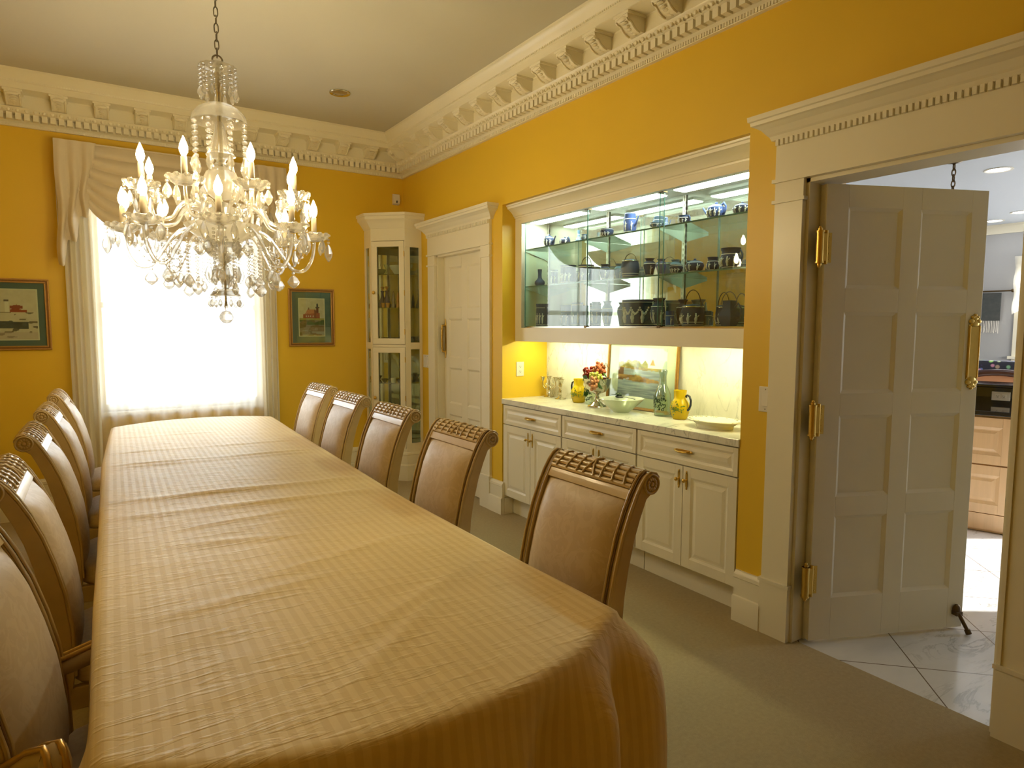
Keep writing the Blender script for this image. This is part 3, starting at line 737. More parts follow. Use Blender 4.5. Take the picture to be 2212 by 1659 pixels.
def jasper(name, label, cat, kind, loc, w, h, m='jasper', handle='', spout='', bail=False, nfig=4, group=None, rim=None, n=28, band=True):
    t = thing(name, label, cat, loc, RW, group)
    P = JP[kind]; r = w/2; prof = [(a*r,b_*h) for a,b_ in P]
    b = MB()
    if kind == 'square': b.lathe(prof, 4, ph=pi/4)
    else: b.lathe(prof, n)
    b.build('body', M[m], t, smooth=45)
    # white relief: little classical figures round the front, bands at foot and rim
    rb = MB()
    if nfig:
        for k in range(nfig):
            a = -pi/2 + (k-(nfig-1)/2)*(2.0/max(1,nfig-1) if nfig>1 else 0)
            for dz, rw, rh in ((.34,.16,.12),(.22,.12,.10),(.47,.10,.07)):
                rad = prof_r(P, dz)*r
                s_ = min(w,h*1.2)
                rb.sph((rad*cos(a), rad*sin(a), dz*h), (rw*s_*.42, rw*s_*.42, rh*h*.95), 8, 6)
            rad = prof_r(P, .58)*r
            rb.sph((rad*.97*cos(a), rad*.97*sin(a), .56*h), (.022*w+.002,)*3, 8, 6)
            rb.tube([(prof_r(P,.42)*r*1.02*cos(a+.12), prof_r(P,.42)*r*1.02*sin(a+.12), .42*h),(prof_r(P,.5)*r*1.02*cos(a+.26), prof_r(P,.5)*r*1.02*sin(a+.26), .50*h)], .003, 5)
    if band:
        for tz in (.085, rim if rim else .70):
            rr = prof_r(P, tz)*r*1.004
            if kind != 'square': rb.tube([(rr*cos(2*pi*i/26), rr*sin(2*pi*i/26), tz*h) for i in range(26)], .0022, 5, closed=True)
    if rb.v: rb.build('relief_figures', M['relief'], t, smooth=60)
    for s in handle:
        sg = -1 if s == 'l' else 1
        z1, z0 = .74*h, .26*h
        x1, x0 = prof_r(P,.72)*r*.94*sg, prof_r(P,.27)*r*.94*sg
        ext = max(abs(x1),abs(x0))+.42*r if kind != 'amph' else r*1.0
        MB().tube([(x1,0,z1),(x1+(ext*sg-x1)*.55,0,z1+.14*h),(ext*sg,0,z1*.92),(ext*sg*.99,0,(z1+z0)/2),(ext*sg*.9,0,z0*1.15),(x0,0,z0)], [.006,.006,.0055,.005,.005,.005], 8).build('handle', M[m if kind!='amph' else 'relief'], t, smooth=60)
    for s in spout:
        sg = -1 if s == 'l' else 1
        x0 = prof_r(P,.40)*r*.85*sg
        if kind in ('pitcher','bowl'):
            z = .96*h; x0 = prof_r(P,.92)*r*.6*sg
            MB().tube([(x0,0,z-.10*h),(x0+.30*r*sg,0,z-.02*h),(x0+.62*r*sg,0,z+.03*h)],[.30*r,.22*r,.06*r],10).build('spout', M[m], t, smooth=60)
        else:
            MB().tube([(x0,0,.36*h),(x0+.45*r*sg,0,.44*h),(x0+.75*r*sg,0,.62*h),(x0+1.0*r*sg,0,.80*h)],[.24*r,.18*r,.12*r,.09*r],10).build('spout', M[m], t, smooth=60)
    if bail:
        rr = prof_r(P,.86)*r
        rb = MB(); rb.tube([(rr*1.04*cos(2*pi*i/28), rr*1.04*sin(2*pi*i/28), .87*h) for i in range(28)], .004, 6, closed=True)
        rb.build('metal_rim', M['silver'], t, smooth=60)
        H = bail if isinstance(bail, float) else .08
        MB().tube([(rr*1.06*cos(pi-pi*i/14), 0, .87*h + H*sin(pi*i/14)) for i in range(15)], .0028, 6).build('bail_handle', M['bronze'], t, smooth=60)
    return t
G1, G2, G3 = 'stoneware on the top glass shelf','stoneware on the middle glass shelf','stoneware on the cabinet floor'
zt, zm, zb = 2.115, 1.825, 1.505
J = jasper
J('teapot','small round blue teapot at the left end of the top glass shelf','teapot','squat',(3.03,4.10,zt),.085,.10,'jasper','l','r',group=G1)
J('sugar_bowl','squat lidded blue sugar bowl just right of the leftmost teapot','sugar bowl','squat',(3.06,3.945,zt),.084,.066,'jasper','r',group=G1,nfig=3)
J('vase','slender necked pale blue vase on the top shelf behind a small creamer','vase','bud',(3.085,3.81,zt),.052,.10,'jasperpale',nfig=2,group=G1)
J('creamer','tiny blue creamer in front of the slender vase, top shelf','creamer','pitcher',(3.0,3.64,zt),.05,.044,'jasperpale','r','',nfig=2,group=G1)
J('bowl','low blue bowl with white figures standing alone left of the coffee pot','bowl','bowl',(3.03,3.437,zt),.093,.06,'jasper',nfig=5,group=G1,rim=.9)
J('coffee_pot','tall bright blue coffee pot with upright spout on the top shelf','coffee pot','coffee',(3.03,3.21,zt),.083,.132,'jaspermid','l','r',nfig=3,group=G1)
J('teacup','pale blue tea set pot standing right of the tall coffee pot','teacup','coffee',(3.05,2.975,zt),.066,.082,'jasperpale','l','r',nfig=0,group=G1)
J('cup_and_saucer','small pale blue cup on saucer in front of the pale tea pot','cup','bowl',(2.98,2.93,zt),.072,.030,'jasperpale',nfig=3,group=G1)
J('gravy_boat','small blue cream jug with its spout to the left, top shelf','cream jug','bowl',(3.03,2.747,zt),.066,.054,'jasper','r','l',nfig=4,group=G1)
J('teapot','large blue teapot with big looped handle near the top shelf right end','teapot','squat',(3.03,2.51,zt),.105,.096,'jaspermid','r','l',nfig=5,group=G1)
J('sugar_bowl','lidded blue pot cut off by the right end of the top shelf','sugar bowl','squat',(3.03,2.335,zt),.095,.07,'jasper',nfig=4,group=G1)
J('bud_vase','plain dark bottle-necked bud vase, far left of the middle shelf','vase','bud',(3.03,4.225,zm),.082,.132,'jasper',nfig=0,group=G2,band=False)
J('tumbler','dark blue straight beaker beside the plain bud vase','beaker','cyl',(3.06,4.075,zm),.055,.118,'jasper',nfig=3,group=G2,rim=.9)
J('biscuit_jar','wide dark blue biscuit jar with palm trees, second from bud vase','biscuit jar','cyl',(3.06,3.90,zm),.12,.138,'jasper',nfig=5,group=G2,rim=.9)
J('biscuit_jar','dark blue biscuit jar under a thin upright bail handle, middle shelf','biscuit jar','cyl',(3.06,3.69,zm),.115,.125,'jasper',nfig=4,group=G2,bail=.075,rim=.9)
J('vase','dark tapering vase left of the round barrel with the crooked handle','vase','vase',(3.0,3.42,zm),.075,.106,'jasper',nfig=2,group=G2)
J('jar','pale blue jar standing behind, left of the round barrel','jar','vase',(3.12,3.405,zm),.07,.115,'jasperpale',nfig=2,group=G2)
J('biscuit_barrel','round dark biscuit barrel with white leaves and silver lid, middle shelf','biscuit barrel','barrel',(3.0,3.17,zm),.122,.122,'jasper',nfig=0,group=G2,bail=.05,rim=.2)
J('vase','broad-shouldered dark vase with a white laurel wreath, right of the barrel','vase','vase',(3.04,3.035,zm),.08,.115,'jasper',nfig=2,group=G2)
J('vase','mid blue vase with a white oval, right of the broad-shouldered vase','vase','vase',(3.04,2.935,zm),.066,.102,'jaspermid',nfig=1,group=G2)
J('jar','pale jar half hidden behind the mid blue vase','jar','vase',(3.125,2.895,zm),.07,.10,'jasperpale',nfig=2,group=G2)
J('bowl','low dark bowl with white dancers between vases and lidded sugar pot','bowl','bowl',(3.02,2.79,zm),.08,.052,'jasper',nfig=5,group=G2,rim=.9)
J('sugar_pot','flattened dark sugar pot with silver lid and knob, middle shelf','sugar pot','squat',(3.03,2.655,zm),.106,.082,'jasper',nfig=3,group=G2)
J('jug','small dark jug to the left of the large pitcher','jug','pitcher',(3.05,2.54,zm),.068,.08,'jasper','','l',nfig=3,group=G2)
J('pitcher','large dark blue pitcher with looped handle at the middle shelf right end','pitcher','pitcher',(3.03,2.40,zm),.118,.116,'jasper','r','l',nfig=4,group=G2)
J('cup','blue cup partly hidden behind the large pitcher','cup','bowl',(3.12,2.29,zm),.06,.06,'jaspermid',nfig=2,group=G2)
J('tankard','dark straight tankard with white figures, left on the cabinet floor','tankard','cyl',(3.0,4.15,zb),.098,.178,'jasper','r',nfig=5,group=G3,rim=.82)
J('jar','dim blue jar right of the tankard, behind the glass reflection','jar','cyl',(3.09,3.965,zb),.08,.165,'jasperpale',nfig=3,group=G3)
J('biscuit_jar','tall jar left of the two matching vases on the cabinet floor','jar','cyl',(3.09,3.825,zb),.088,.18,'jasperpale',nfig=3,group=G3,rim=.9)
J('vase','left one of two matching blue vases beside the large planter','vase','vase',(3.05,3.565,zb),.085,.178,'jasperpale',nfig=3,group=G3)
J('vase','right one of two matching blue vases beside the large planter','vase','vase',(3.05,3.445,zb),.078,.178,'jasperpale',nfig=3,group=G3)
pl = J('planter','very wide dark blue planter with white garlands on the cabinet floor','planter','jard',(3.055,3.135,zb),.225,.175,'jasper',nfig=4,group=G3,rim=.9)
gb = MB()
for k in range(5):
    a0 = -pi/2+(k-2.5)*.55
    for q in range(9):
        a = a0+.55*q/8; z = (.70-.22*sin(pi*q/8))*.175; rr = prof_r(JP['jard'],z/.175)*.1125
        gb.sph((rr*cos(a),rr*sin(a),z),(.007,.007,.007),6,5)
gb.build('garland', M['relief'], pl, smooth=60)
J('amphora','dark two-handled urn with white figures in front of the planter','urn','amph',(2.995,2.90,zb),.108,.178,'jasper','lr',nfig=3,group=G3)
J('beaker','small square-looking blue beaker right of the two-handled urn','beaker','cyl',(3.0,2.815,zb),.054,.096,'jaspermid',nfig=2,group=G3)
J('vase','dark vase hidden behind the biscuit barrel with the tall hoop handle','vase','amph',(3.12,2.82,zb),.085,.17,'jasper',nfig=2,group=G3)
J('biscuit_barrel','dark biscuit barrel with metal rim and tall hoop handle, cabinet floor','biscuit barrel','barrel',(3.015,2.65,zb),.14,.135,'jasper',nfig=4,group=G3,bail=.10,rim=.2)
J('cup','small pale blue cup between the two hooped pots','cup','cyl',(3.09,2.60,zb),.046,.094,'jasperpale',nfig=2,group=G3)
J('pot','dark pot with upright hoop handle behind the square jug','pot','barrel',(3.10,2.495,zb),.09,.13,'jasper',nfig=3,group=G3,bail=.085,rim=.2)
J('square_jug','square-based dark jug with white bands at the right end','jug','square',(3.0,2.375,zb),.125,.145,'jasper','r',nfig=0,group=G3)
J('cup','dark cup in the right corner of the cabinet floor','cup','bowl',(3.09,2.30,zb),.07,.075,'jasper',nfig=2,group=G3)

# ------------------------------------------------------------------ things on the worktop
CT = .935
def candelabra(loc, rz, label):
    t = thing('candelabrum', label, 'candelabrum', loc, rz, 'silver candelabra on the bar')
    MB().lathe([(0,0),(.044,0),(.045,.004),(.036,.010),(.020,.016),(.012,.024),(.016,.034),(.009,.044),(.013,.058),(.008,.075),(.010,.092),(.014,.10),(0,.104)],24).build('stem', M['silver'], t, smooth=50)
    cup = [(0,0),(.006,0),(.008,.008),(.013,.014),(.016,.030),(.023,.034),(.0235,.037),(.013,.036),(.010,.020),(0,.018)]
    for k,(dx,dz) in enumerate(((-.062,.128),(0,.135),(.062,.128))):
        MB().lathe(cup,18,c=(dx,0,dz)).build('candle_cup', M['silver'], t, smooth=50)
        if dx: MB().tube([(0,0,.095),(dx*.25,0,.075),(dx*.62,0,.070),(dx*.95,0,.088),(dx*1.02,0,.112),(dx,0,.132)],.0042,8).build('arm', M['silver'], t, smooth=60); MB().tube([(dx*.30,0,.085),(dx*.45,0,.11),(dx*.62,0,.112),(dx*.64,0,.095),(dx*.5,0,.092)],.003,6).build('scroll', M['silver'], t, smooth=60)
        else: MB().cyl((0,0,.10),(0,0,.137),.006,10).build('post', M['silver'], t, smooth=50)
candelabra((3.13,4.225,CT), RW+.35, 'three-branched silver candelabrum nearest the yellow side wall of the niche')
candelabra((3.11,4.05,CT), RW-.5, 'three-branched silver candelabrum beside the left yellow pitcher')
def ypitcher(loc, flip, label):
    t = thing('yellow_pitcher', label, 'pitcher', loc, RW, 'yellow glass pitchers')
    MB().lathe([(0,0),(.040,0),(.044,.006),(.058,.045),(.061,.070),(.054,.100),(.040,.122),(.036,.132),(.038,.160),(.040,.180),(.037,.180),(.033,.135),(.050,.095),(.055,.068),(.040,.012),(0,.008)],30).build('body', M['yglass'], t, smooth=60)
    s = -1 if flip else 1
    MB().tube([(s*.052,0,.138),(s*.046,0,.147),(s*.058,0,.153),(s*.076,0,.146),(s*.086,0,.122),(s*.084,0,.092),(s*.074,0,.068),(s*.062,0,.060)],[.006,.006,.006,.0065,.007,.0075,.0075,.007],10).build('handle', M['blkglass'], t, smooth=60)
    lp = MB(); random.seed(5)
    for k in range(46):
        a = -pi/2+random.gauss(0,.42); z = .068+random.gauss(0,.019)
        rr = .0612-.35*abs(z-.068)**1.35*1.6
        q = random.random()*6.28
        u = Vector((-sin(a),cos(a),0)); v_ = Vector((0,0,1)); c = Vector((rr*cos(a),rr*sin(a),z))
        d1_ = (u*cos(q)+v_*sin(q))*.0085; d2_ = (u*-sin(q)+v_*cos(q))*.0035; n_ = Vector((cos(a),sin(a),0))*.0012
        lp.add([c-d1_+n_,c+d2_+n_,c+d1_+n_,c-d2_+n_,c],[(0,1,2,3),(0,1,4),(1,2,4),(2,3,4),(3,0,4)])
    lp.build('leaf_decoration', M['leafprint'], t)
ypitcher((3.10,3.81,CT), True, 'yellow glass pitcher left of the silver grape bowl, handle to the left')
ypitcher((3.065,2.775,CT), False, 'yellow glass pitcher beside the clear carafe, handle to the right')
def leafy(t, prof_rad, zc, zs, n, seed, span=1.1):
    lp = MB(); random.seed(seed)
    for k in range(n):
        a = -pi/2+random.uniform(-span,span); z = zc+random.gauss(0,zs); rr = prof_rad(z)+.0006; q = random.random()*6.28
        u = Vector((-sin(a),cos(a),0)); c = Vector((rr*cos(a),rr*sin(a),z))
        d1_ = (u*cos(q)+Vector((0,0,1))*sin(q))*.0095; d2_ = (u*-sin(q)+Vector((0,0,1))*cos(q))*.0036; n_ = Vector((cos(a),sin(a),0))*.001
        lp.add([c-d1_+n_,c+d2_+n_,c+d1_+n_,c-d2_+n_,c],[(0,1,2,3),(0,1,4),(1,2,4),(2,3,4),(3,0,4)])
    return lp.build('leaf_decoration', M['darkleaf'], t)
t = thing('glass_tumbler', 'clear glass with dark leaf print between yellow pitcher and silver bowl', 'glass', (3.09,3.665,CT), RW)
MB().lathe([(0,0),(.040,0),(.041,.004),(.044,.13),(.042,.13),(.038,.008),(0,.007)],28).build('body', M['thinglass'], t, smooth=50); leafy(t, lambda z: .041+.003*z/.13, .075, .022, 60, 3)
t = thing('glass_carafe', 'tall clear glass carafe with dark leaf print in front of the seascape', 'carafe', (3.085,2.94,CT), RW)
CP = [(0,0),(.052,0),(.055,.006),(.056,.10),(.050,.145),(.034,.185),(.024,.205),(.022,.26),(.030,.292)]
MB().lathe(CP+[(.028,.292),(.020,.26),(.022,.205),(.048,.145),(.053,.10),(.052,.012),(0,.010)],30).build('body', M['thinglass'], t, smooth=50)
leafy(t, lambda z: .056, .085, .026, 90, 9)
# silver compote with grapes
t = thing('silver_compote', 'tall silver footed bowl heaped with grapes, centre left of the bar', 'footed bowl', (3.03,3.516,CT), RW)
MB().lathe([(0,0),(.066,0),(.068,.006),(.062,.014),(.046,.020),(.034,.032),(.022,.040),(.016,.056),(.022,.066),(.012,.078),(.016,.090),(.030,.098),(.062,.112),(.084,.140),(.094,.172),(.098,.200),(.102,.204),(.096,.206),(.088,.170),(.060,.122),(0,.112)],36).build('bowl', M['silver'], t, smooth=50)
def bunch(label, m, c, dims, n, gr, seed, kind='grape'):
    random.seed(seed)
    o = thing('grape_bunch', label, 'grapes', (3.03,3.516,CT+.115), RW, 'bunches of grapes in the silver bowl')
    pts = []; tries = 0
    while len(pts) < n and tries < 4000:
        tries += 1
        p = Vector((random.uniform(-1,1),random.uniform(-1,1),random.uniform(-1,1)))
        if p.length > 1: continue
        q = Vector((c[0]+p.x*dims[0], c[1]+p.y*dims[1], c[2]+p.z*dims[2]))
        if all((q-w_).length > gr*1.55 for w_ in pts): pts.append(q)
    proto = None
    for q in pts:
        if proto is None: proto = MB().sph((0,0,0),(gr,gr,gr*1.12),12,8).build('grape', m, o, smooth=80); g = proto
        else: g = proto.copy(); COL.objects.link(g); g.parent = o
        g.location = q
    s = MB()
    for q in pts[::2]: s.cyl(c, q, .0012, 5)
    s.build('stalk', M['stem'], o)
    return o
bunch('dark red grapes heaped on the left of the silver bowl', M['gred'], (-.055,-.035,.128), (.042,.042,.038), 22, .0125, 1)
bunch('coral red grapes piled highest at the back of the silver bowl', M['gora'], (.012,.0,.148), (.056,.04,.056), 52, .0105, 2)
bunch('green grapes on the right front of the silver bowl', M['ggrn'], (.045,-.055,.108), (.058,.034,.028), 34, .0105, 3)
bunch('pink grapes spilling over the right rim of the silver bowl', M['gpnk'], (.062,-.086,.062), (.036,.022,.052), 24, .0115, 4)
o = thing('vine_sprig', 'green vine leaves trailing down the left of the silver bowl', 'vine sprig', (3.03,3.516,CT+.115), RW)
def leaf(c, s, q, tilt, par, m):
    lb = MB(Matrix.Translation(Vector(c)) @ Matrix.Rotation(q,4,'Z') @ Matrix.Rotation(tilt,4,'X'))
    pts = [(0,-.1),(.35,-.25),(.75,.05),(.60,.35),(.62,.75),(.25,.72),(0,1.1),(-.25,.72),(-.62,.75),(-.60,.35),(-.75,.05),(-.35,-.25)]
    vs = [(0,.3*s,.0)]+[(x*s,y*s,-.12*s*abs(x)-.05*s*y) for x,y in pts]
    lb.add(vs, [(0,i+1,(i+1)%12+1) for i in range(12)])
    l_ = lb.build('leaf', m, par, recalc=False); l_.modifiers.new('Solidify','SOLIDIFY').thickness = .0008
    return l_
random.seed(4)
for k in range(13):
    a = pi-.2+random.uniform(-.75,.75)+ (.0 if k%3 else .8); z = random.uniform(-.035,.135)
    leaf((cos(a)*.098,sin(a)*.085-.01,z), random.uniform(.026,.036), a-pi/2+random.uniform(-.4,.4), random.uniform(-1.7,-1.0), o, M['leaf'])
for k in range(3): leaf((.085+.01*k,-.01-.03*k,.13-.04*k), .034, -.9+.4*k, -.9, o, M['leaf'])
MB().tube([(.03,.02,.16),(.06,.02,.20),(.085,.02,.195),(.09,.01,.175),(.075,.0,.17),(.07,.0,.185),(.1,.0,.19),(.115,.0,.165)],.0016,6).build('tendril', M['stem'], o)
# cut-glass bowl with serving spoon
t = thing('glass_salad_bowl', 'wide shallow frosted cut-glass bowl on the bar, right of the silver bowl', 'glass bowl', (2.985,3.215,CT), RW)
MB().lathe([(0,0),(.050,0),(.055,.006),(.095,.040),(.135,.078),(.150,.092),(.147,.094),(.128,.080),(.090,.044),(.05,.012),(0,.010)],40,flute=.018,nf=20).build('bowl', M['cutglass'], t, smooth=60)
t = thing('serving_spoon', 'dark serving spoon lying across the frosted glass bowl', 'spoon', (2.985,3.215,CT+.088), RW)
MB().tube([(-.02,.02,.012),(.03,.015,.014),(.08,.005,.012),(.135,-.01,.012)],[.004,.004,.0035,.005],8,flat=.5).build('handle', M['black'], t, smooth=60)
MB().sph((-.05,.025,.008),(.034,.022,.008),14,8).build('spoon_bowl', M['black'], t, smooth=60)
t = thing('greenery_sprig', 'dark green sprig lying on the frosted glass bowl', 'sprig', (2.985,3.215,CT+.098), RW)
random.seed(8)
for k in range(9): leaf((-.06+random.uniform(-.03,.035),.03+random.uniform(-.03,.02),.012+random.uniform(0,.012)), .024, random.random()*6, random.uniform(-.6,.2), t, M['darkleaf'])
# oval platter
t = thing('oval_platter', 'cream oval serving platter with floral rim at the right end of the bar', 'platter', (2.965,2.425,CT), RW)
MB().lathe([(0,0),(.115,0),(.118,.004),(.120,.018),(.150,.036),(.172,.040),(.176,.044),(.172,.047),(.148,.042),(.118,.026),(0,.022)],48,sx=.98,sy=.66).build('dish', M['porc'], t, smooth=40)
fb = MB(); random.seed(2)
for k in range(60):
    a = random.random()*6.28; rr = .162+random.uniform(-.008,.008)
    fb.sph((rr*cos(a)*.98,rr*sin(a)*.66,.0455),(random.uniform(.003,.008),.003,.0015),6,4)
fb.build('floral_rim', mat('faded_flower_print', (.52,.47,.22), .4, var=.4, vscale=120), t)
# framed seascape leaning on the splashback
def smooth(a,b,x):
    t_ = max(0,min(1,(x-a)/(b-a))); return t_*t_*(3-2*t_)
def lerp(a,b,t_): return tuple(p+(q-p)*t_ for p,q in zip(a,b))
def hn(x,y):
    return (sin(x*12.9898+y*78.233)*43758.5453) % 1
def vn(x,y):
    xi, yi = math.floor(x), math.floor(y); fx, fy = x-xi, y-yi; fx = fx*fx*(3-2*fx); fy = fy*fy*(3-2*fy)
    return (hn(xi,yi)*(1-fx)+hn(xi+1,yi)*fx)*(1-fy)+(hn(xi,yi+1)*(1-fx)+hn(xi+1,yi+1)*fx)*fy
def sea(u,v):
    n = vn(u*9,v*14)*.6+vn(u*24,v*40)*.4
    if v > .60:
        c = lerp((.74,.77,.78),(.90,.90,.86),n)
        if v < .66+.10*vn(u*14,3) and u < .62: c = lerp((.14,.13,.03),(.52,.40,.12),n)
        if .66 < v < .78 and abs(u-.72) < .05*(1-(v-.66)/.13): c = (.55,.25,.10)
        if u > .78 and vn(u*6,v*7) > .55: c = lerp(c,(.33,.33,.33),.6)
        return c
    if v > .52+.05*(1-u) + .03*n and u < .9: return lerp((.16,.09,.02),(.62,.42,.14),n)
    m_ = .40-.09*(u-.1); 
    if abs(v-m_) < .075*(1-abs(u-.38)*1.5)+.02*n-.01 and u < .86: return lerp((.14,.06,.015),(.50,.26,.08),n)
    if u < .12 and .33 < v < .58: return (.16,.07,.03)
    return lerp((.17,.19,.27),(.44,.46,.50),vn(u*5,v*50))
t = thing('framed_painting', 'framed rocky seascape watercolour leaning against the marble splashback', 'painting', (3.158,3.225,CT+.002), RW)
t.rotation_euler = (R(-3),0,RW)
b = MB(); b.frame(-.335,.335,0,.47,.018,-.012,.006); b.frame(-.329,.329,.006,.464,.008,-.016,-.012); b.build('frame', M['gold'], t, bev=.002)
MB().box(-.32,.32,-.001,.004,.015,.455).build('picture_mat', M['mat_cream'], t)
painted('artwork', sea, -.225,.235,.085,.425,-.0025,90,70,t)
MB().box(-.318,.318,-.0060,-.0045,.016,.454).build('glazing', M['pane'], t)

# ------------------------------------------------------------------ corner display cabinet
ca, cd = .42, .175
A, B, C_, E_ = (W-ca,D), (W-ca,D-cd), (W-cd,D-ca), (W,D-ca)
t = thing('corner_cabinet', 'tall white corner display cabinet with glass doors beside the closed white door', 'corner cabinet', (W-.2, D-.2, 0))
G = fr((-(W-.2), -(D-.2), 0))
Ba = math.atan2(C_[1]-B[1], C_[0]-B[0]); Lf = sqrt((C_[0]-B[0])**2+(C_[1]-B[1])**2)
FL, FF, FRr = fr((A[0],A[1],0),-pi/2), fr((B[0],B[1],0),Ba), fr((C_[0],C_[1],0),0)
b = MB(G)
def loc_box(F_, *a):
    k = MB(F_); k.box(*a); b.add(k.v, k.f)
def poly_in(z0,z1,ins=.012):
    b.poly([(A[0]+ins,A[1]),(B[0]+ins,B[1]+ins*.4),(C_[0]-ins*.4+ins*.8,C_[1]+ins),(E_[0],E_[1]+ins),(W,D)],'z',z0,z1)
poly_in(0,.33); poly_in(2.335,2.56); poly_in(1.302,1.332)
for F_,w_ in ((FL,cd),(FRr,cd)):                       # side faces with tall slots
    loc_box(F_, 0,w_,0,.018,0,.365); loc_box(F_,.045 if F_ is FL else .052,w_-(.045 if F_ is FL else .028),0,.018,1.285,1.35); loc_box(F_,0,w_,0,.018,2.262,2.56)
s0, s1 = (.045,.045)
loc_box(FL,0,s0,0,.018,.365,2.262); loc_box(FL,cd-s1,cd,0,.018,.365,2.262)
loc_box(FRr,0,.052,0,.018,.365,2.262); loc_box(FRr,cd-.028,cd,0,.018,.365,2.262)
loc_box(FF,0,Lf,0,.02,0,.312); loc_box(FF,0,Lf,0,.02,1.308,1.330); loc_box(FF,0,Lf,0,.02,2.322,2.56)
loc_box(FF,0,.006,0,.02,.312,2.322); loc_box(FF,Lf-.006,Lf,0,.02,.312,2.322)
b.build('carcass', M['white'], t, bev=.0015)
path = [A,B,C_,E_]
b = MB(G)
offset_sweep(b, [(-.01,2.44),(.006,2.44),(.010,2.452),(.016,2.458),(.030,2.480),(.055,2.510),(.066,2.518),(.068,2.545),(.078,2.550),(.080,2.575),(-.01,2.575)], path)
b.build('crown_moulding', M['white'], t, smooth=30); b = MB(G)
offset_sweep(b, [(-.01,0),(.026,0),(.026,.148),(.018,.158),(.012,.160),(.012,.248),(.018,.256),(.014,.275),(-.01,.285)], path)
b.build('base_moulding', M['white'], t, smooth=30)
def mirror_panels():
    b = MB(G)
    b.box(A[0]+.02,W-.012,D-.012,D-.006,.335,2.33); b.box(W-.012,W-.006,D-ca+.02,D-.012,.335,2.33)
    b.build('mirror_back', M['mirror'], t)
mirror_panels()
for z0,z1,kz in ((.314,1.304,.812),(1.334,2.318,1.83)):
    F_ = G @ FF
    b = MB(F_); b.frame(.009,Lf-.009,z0,z1,.052,-.004,.018)
    b.box(.06,Lf-.06,-.002,.018,z0+.05,z0+.056); d = b.build('glass_door', M['white'], t, bev=.0015)
    MB(F_).box(.058,Lf-.058,.006,.010,z0+.05,z1-.05).build('pane', M['pane'], d)
    k = MB(F_); k.cyl((.03,-.004,kz),(.03,-.018,kz),.006,10); k.sph((.03,-.024,kz),(.017,.010,.017),14,8); k.build('knob', M['brass'], d, smooth=50)
    for hz in (z0+.12,(z0+z1)/2,z1-.12):
        MB(F_).cyl((Lf-.008,-.006,hz-.026),(Lf-.008,-.006,hz+.026),.0045,8).build('hinge', M['brass'], d, smooth=50)
for F_,x0,x1 in ((FL,.045,cd-.045),(FRr,.052,cd-.028)):
    for z0,z1 in ((.365,1.285),(1.35,2.262)):
        MB(G @ F_).box(x0,x1,.006,.010,z0,z1).build('side_pane', M['pane'], t)
b = MB(G @ FL)
for z in (.46,1.22,1.42,1.62,1.80,2.12,2.22): b.box(.050,.064,.012,.022,z-.03,z+.03)
b.build('mirror_clip', M['brass'], t)
for z in (.64,.945,1.335+.02,1.68,2.0):
    MB(G).poly([(A[0]+.03,D-.02),(B[0]+.03,B[1]+.03),(C_[0]+.012,C_[1]+.03),(W-.02,D-ca+.03),(W-.02,D-.02)],'z',z,z+.007).build('glass_shelf', M['shelfglass'], t)
# contents of the corner cabinet: positions along the front (u) and depth (d) behind the glass
def cpos(u,d,z):
    p = FF @ Vector((u,d,0)); return (p.x,p.y,z)
def lath(name, label, cat, prof, loc, m, n=16, group=None, extra=None):
    t_ = thing(name, label, cat, loc, 0, group)
    MB().lathe(prof, n).build('body', m, t_, smooth=50)
    if extra:
        MB().lathe(extra[0], n).build(extra[1], extra[2], t_, smooth=50)
    return t_
gC = 'glassware in the corner cabinet'
DEC = [(0,0),(.034,0),(.038,.01),(.040,.03),(.022,.095),(.014,.115),(.013,.150),(.020,.165),(.019,.166),(.010,.15),(0,.14)]
STP = [(0,.14),(.006,.155),(.006,.175),(.020,.205),(.018,.207),(0,.20)]
lath('decanter','cobalt and gold decanter with tall stopper seen through upper cabinet door','decanter',DEC,cpos(.12,.09,1.688),M['cobalt'],18,gC,(STP,'stopper',M['amber']))
lath('decanter','blue decanter at the left edge of the upper cabinet door','decanter',DEC,cpos(.05,.15,1.688),M['cobalt'],18,gC,(STP,'stopper',M['amber']))
CUPP = [(0,0),(.016,0),(.018,.004),(.020,.028),(.023,.046),(.021,.046),(.017,.008),(0,.006)]
for i,(u,d_,l_) in enumerate(((.095,.06,'small gilt liqueur glass in front of the tall stopper decanter, left'),(.145,.055,'small gilt liqueur glass in front of the tall stopper decanter, right'))):
    lath('liqueur_glass',l_,'glass',CUPP,cpos(u,d_,1.688),M['amber'],14,gC)
TOW = [(0,0),(.020,0),(.022,.03),(.014,.045),(.018,.06),(.020,.085),(.012,.10),(.014,.115),(.010,.135),(.004,.155),(0,.16)]
lath('stacked_glasses','slim tower of gilt glasses in the middle of the upper cabinet door','glasses',TOW,cpos(.185,.10,1.688),M['crate'],14,gC)
lath('stacked_glasses','slim tower of gilt glasses at the right of the upper cabinet door','glasses',TOW,cpos(.232,.10,1.688),M['amber'],14,gC)
lath('pepper_mill','gilt bottle behind the right side pane of the corner cabinet','bottle',TOW,(2.67,5.93,1.688),M['amber'],14,gC)
BW = [(0,0),(.02,0),(.022,.004),(.045,.03),(.052,.045),(.049,.045),(.04,.03),(0,.01)]
GOB = [(0,0),(.022,0),(.02,.004),(.005,.01),(.005,.05),(.022,.07),(.030,.10),(.028,.10),(.018,.07),(0,.056)]
lath('crystal_goblet','sparkling crystal goblet on the top shelf of the corner cabinet','goblet',GOB,cpos(.12,.10,2.008),M['thinglass'],16,gC)
lath('crystal_bowl','large crystal bowl at the right of the corner cabinet top shelf','bowl',[(r*1.6,z*1.9) for r,z in BW],cpos(.235,.10,2.008),M['cutglass'],20,gC)
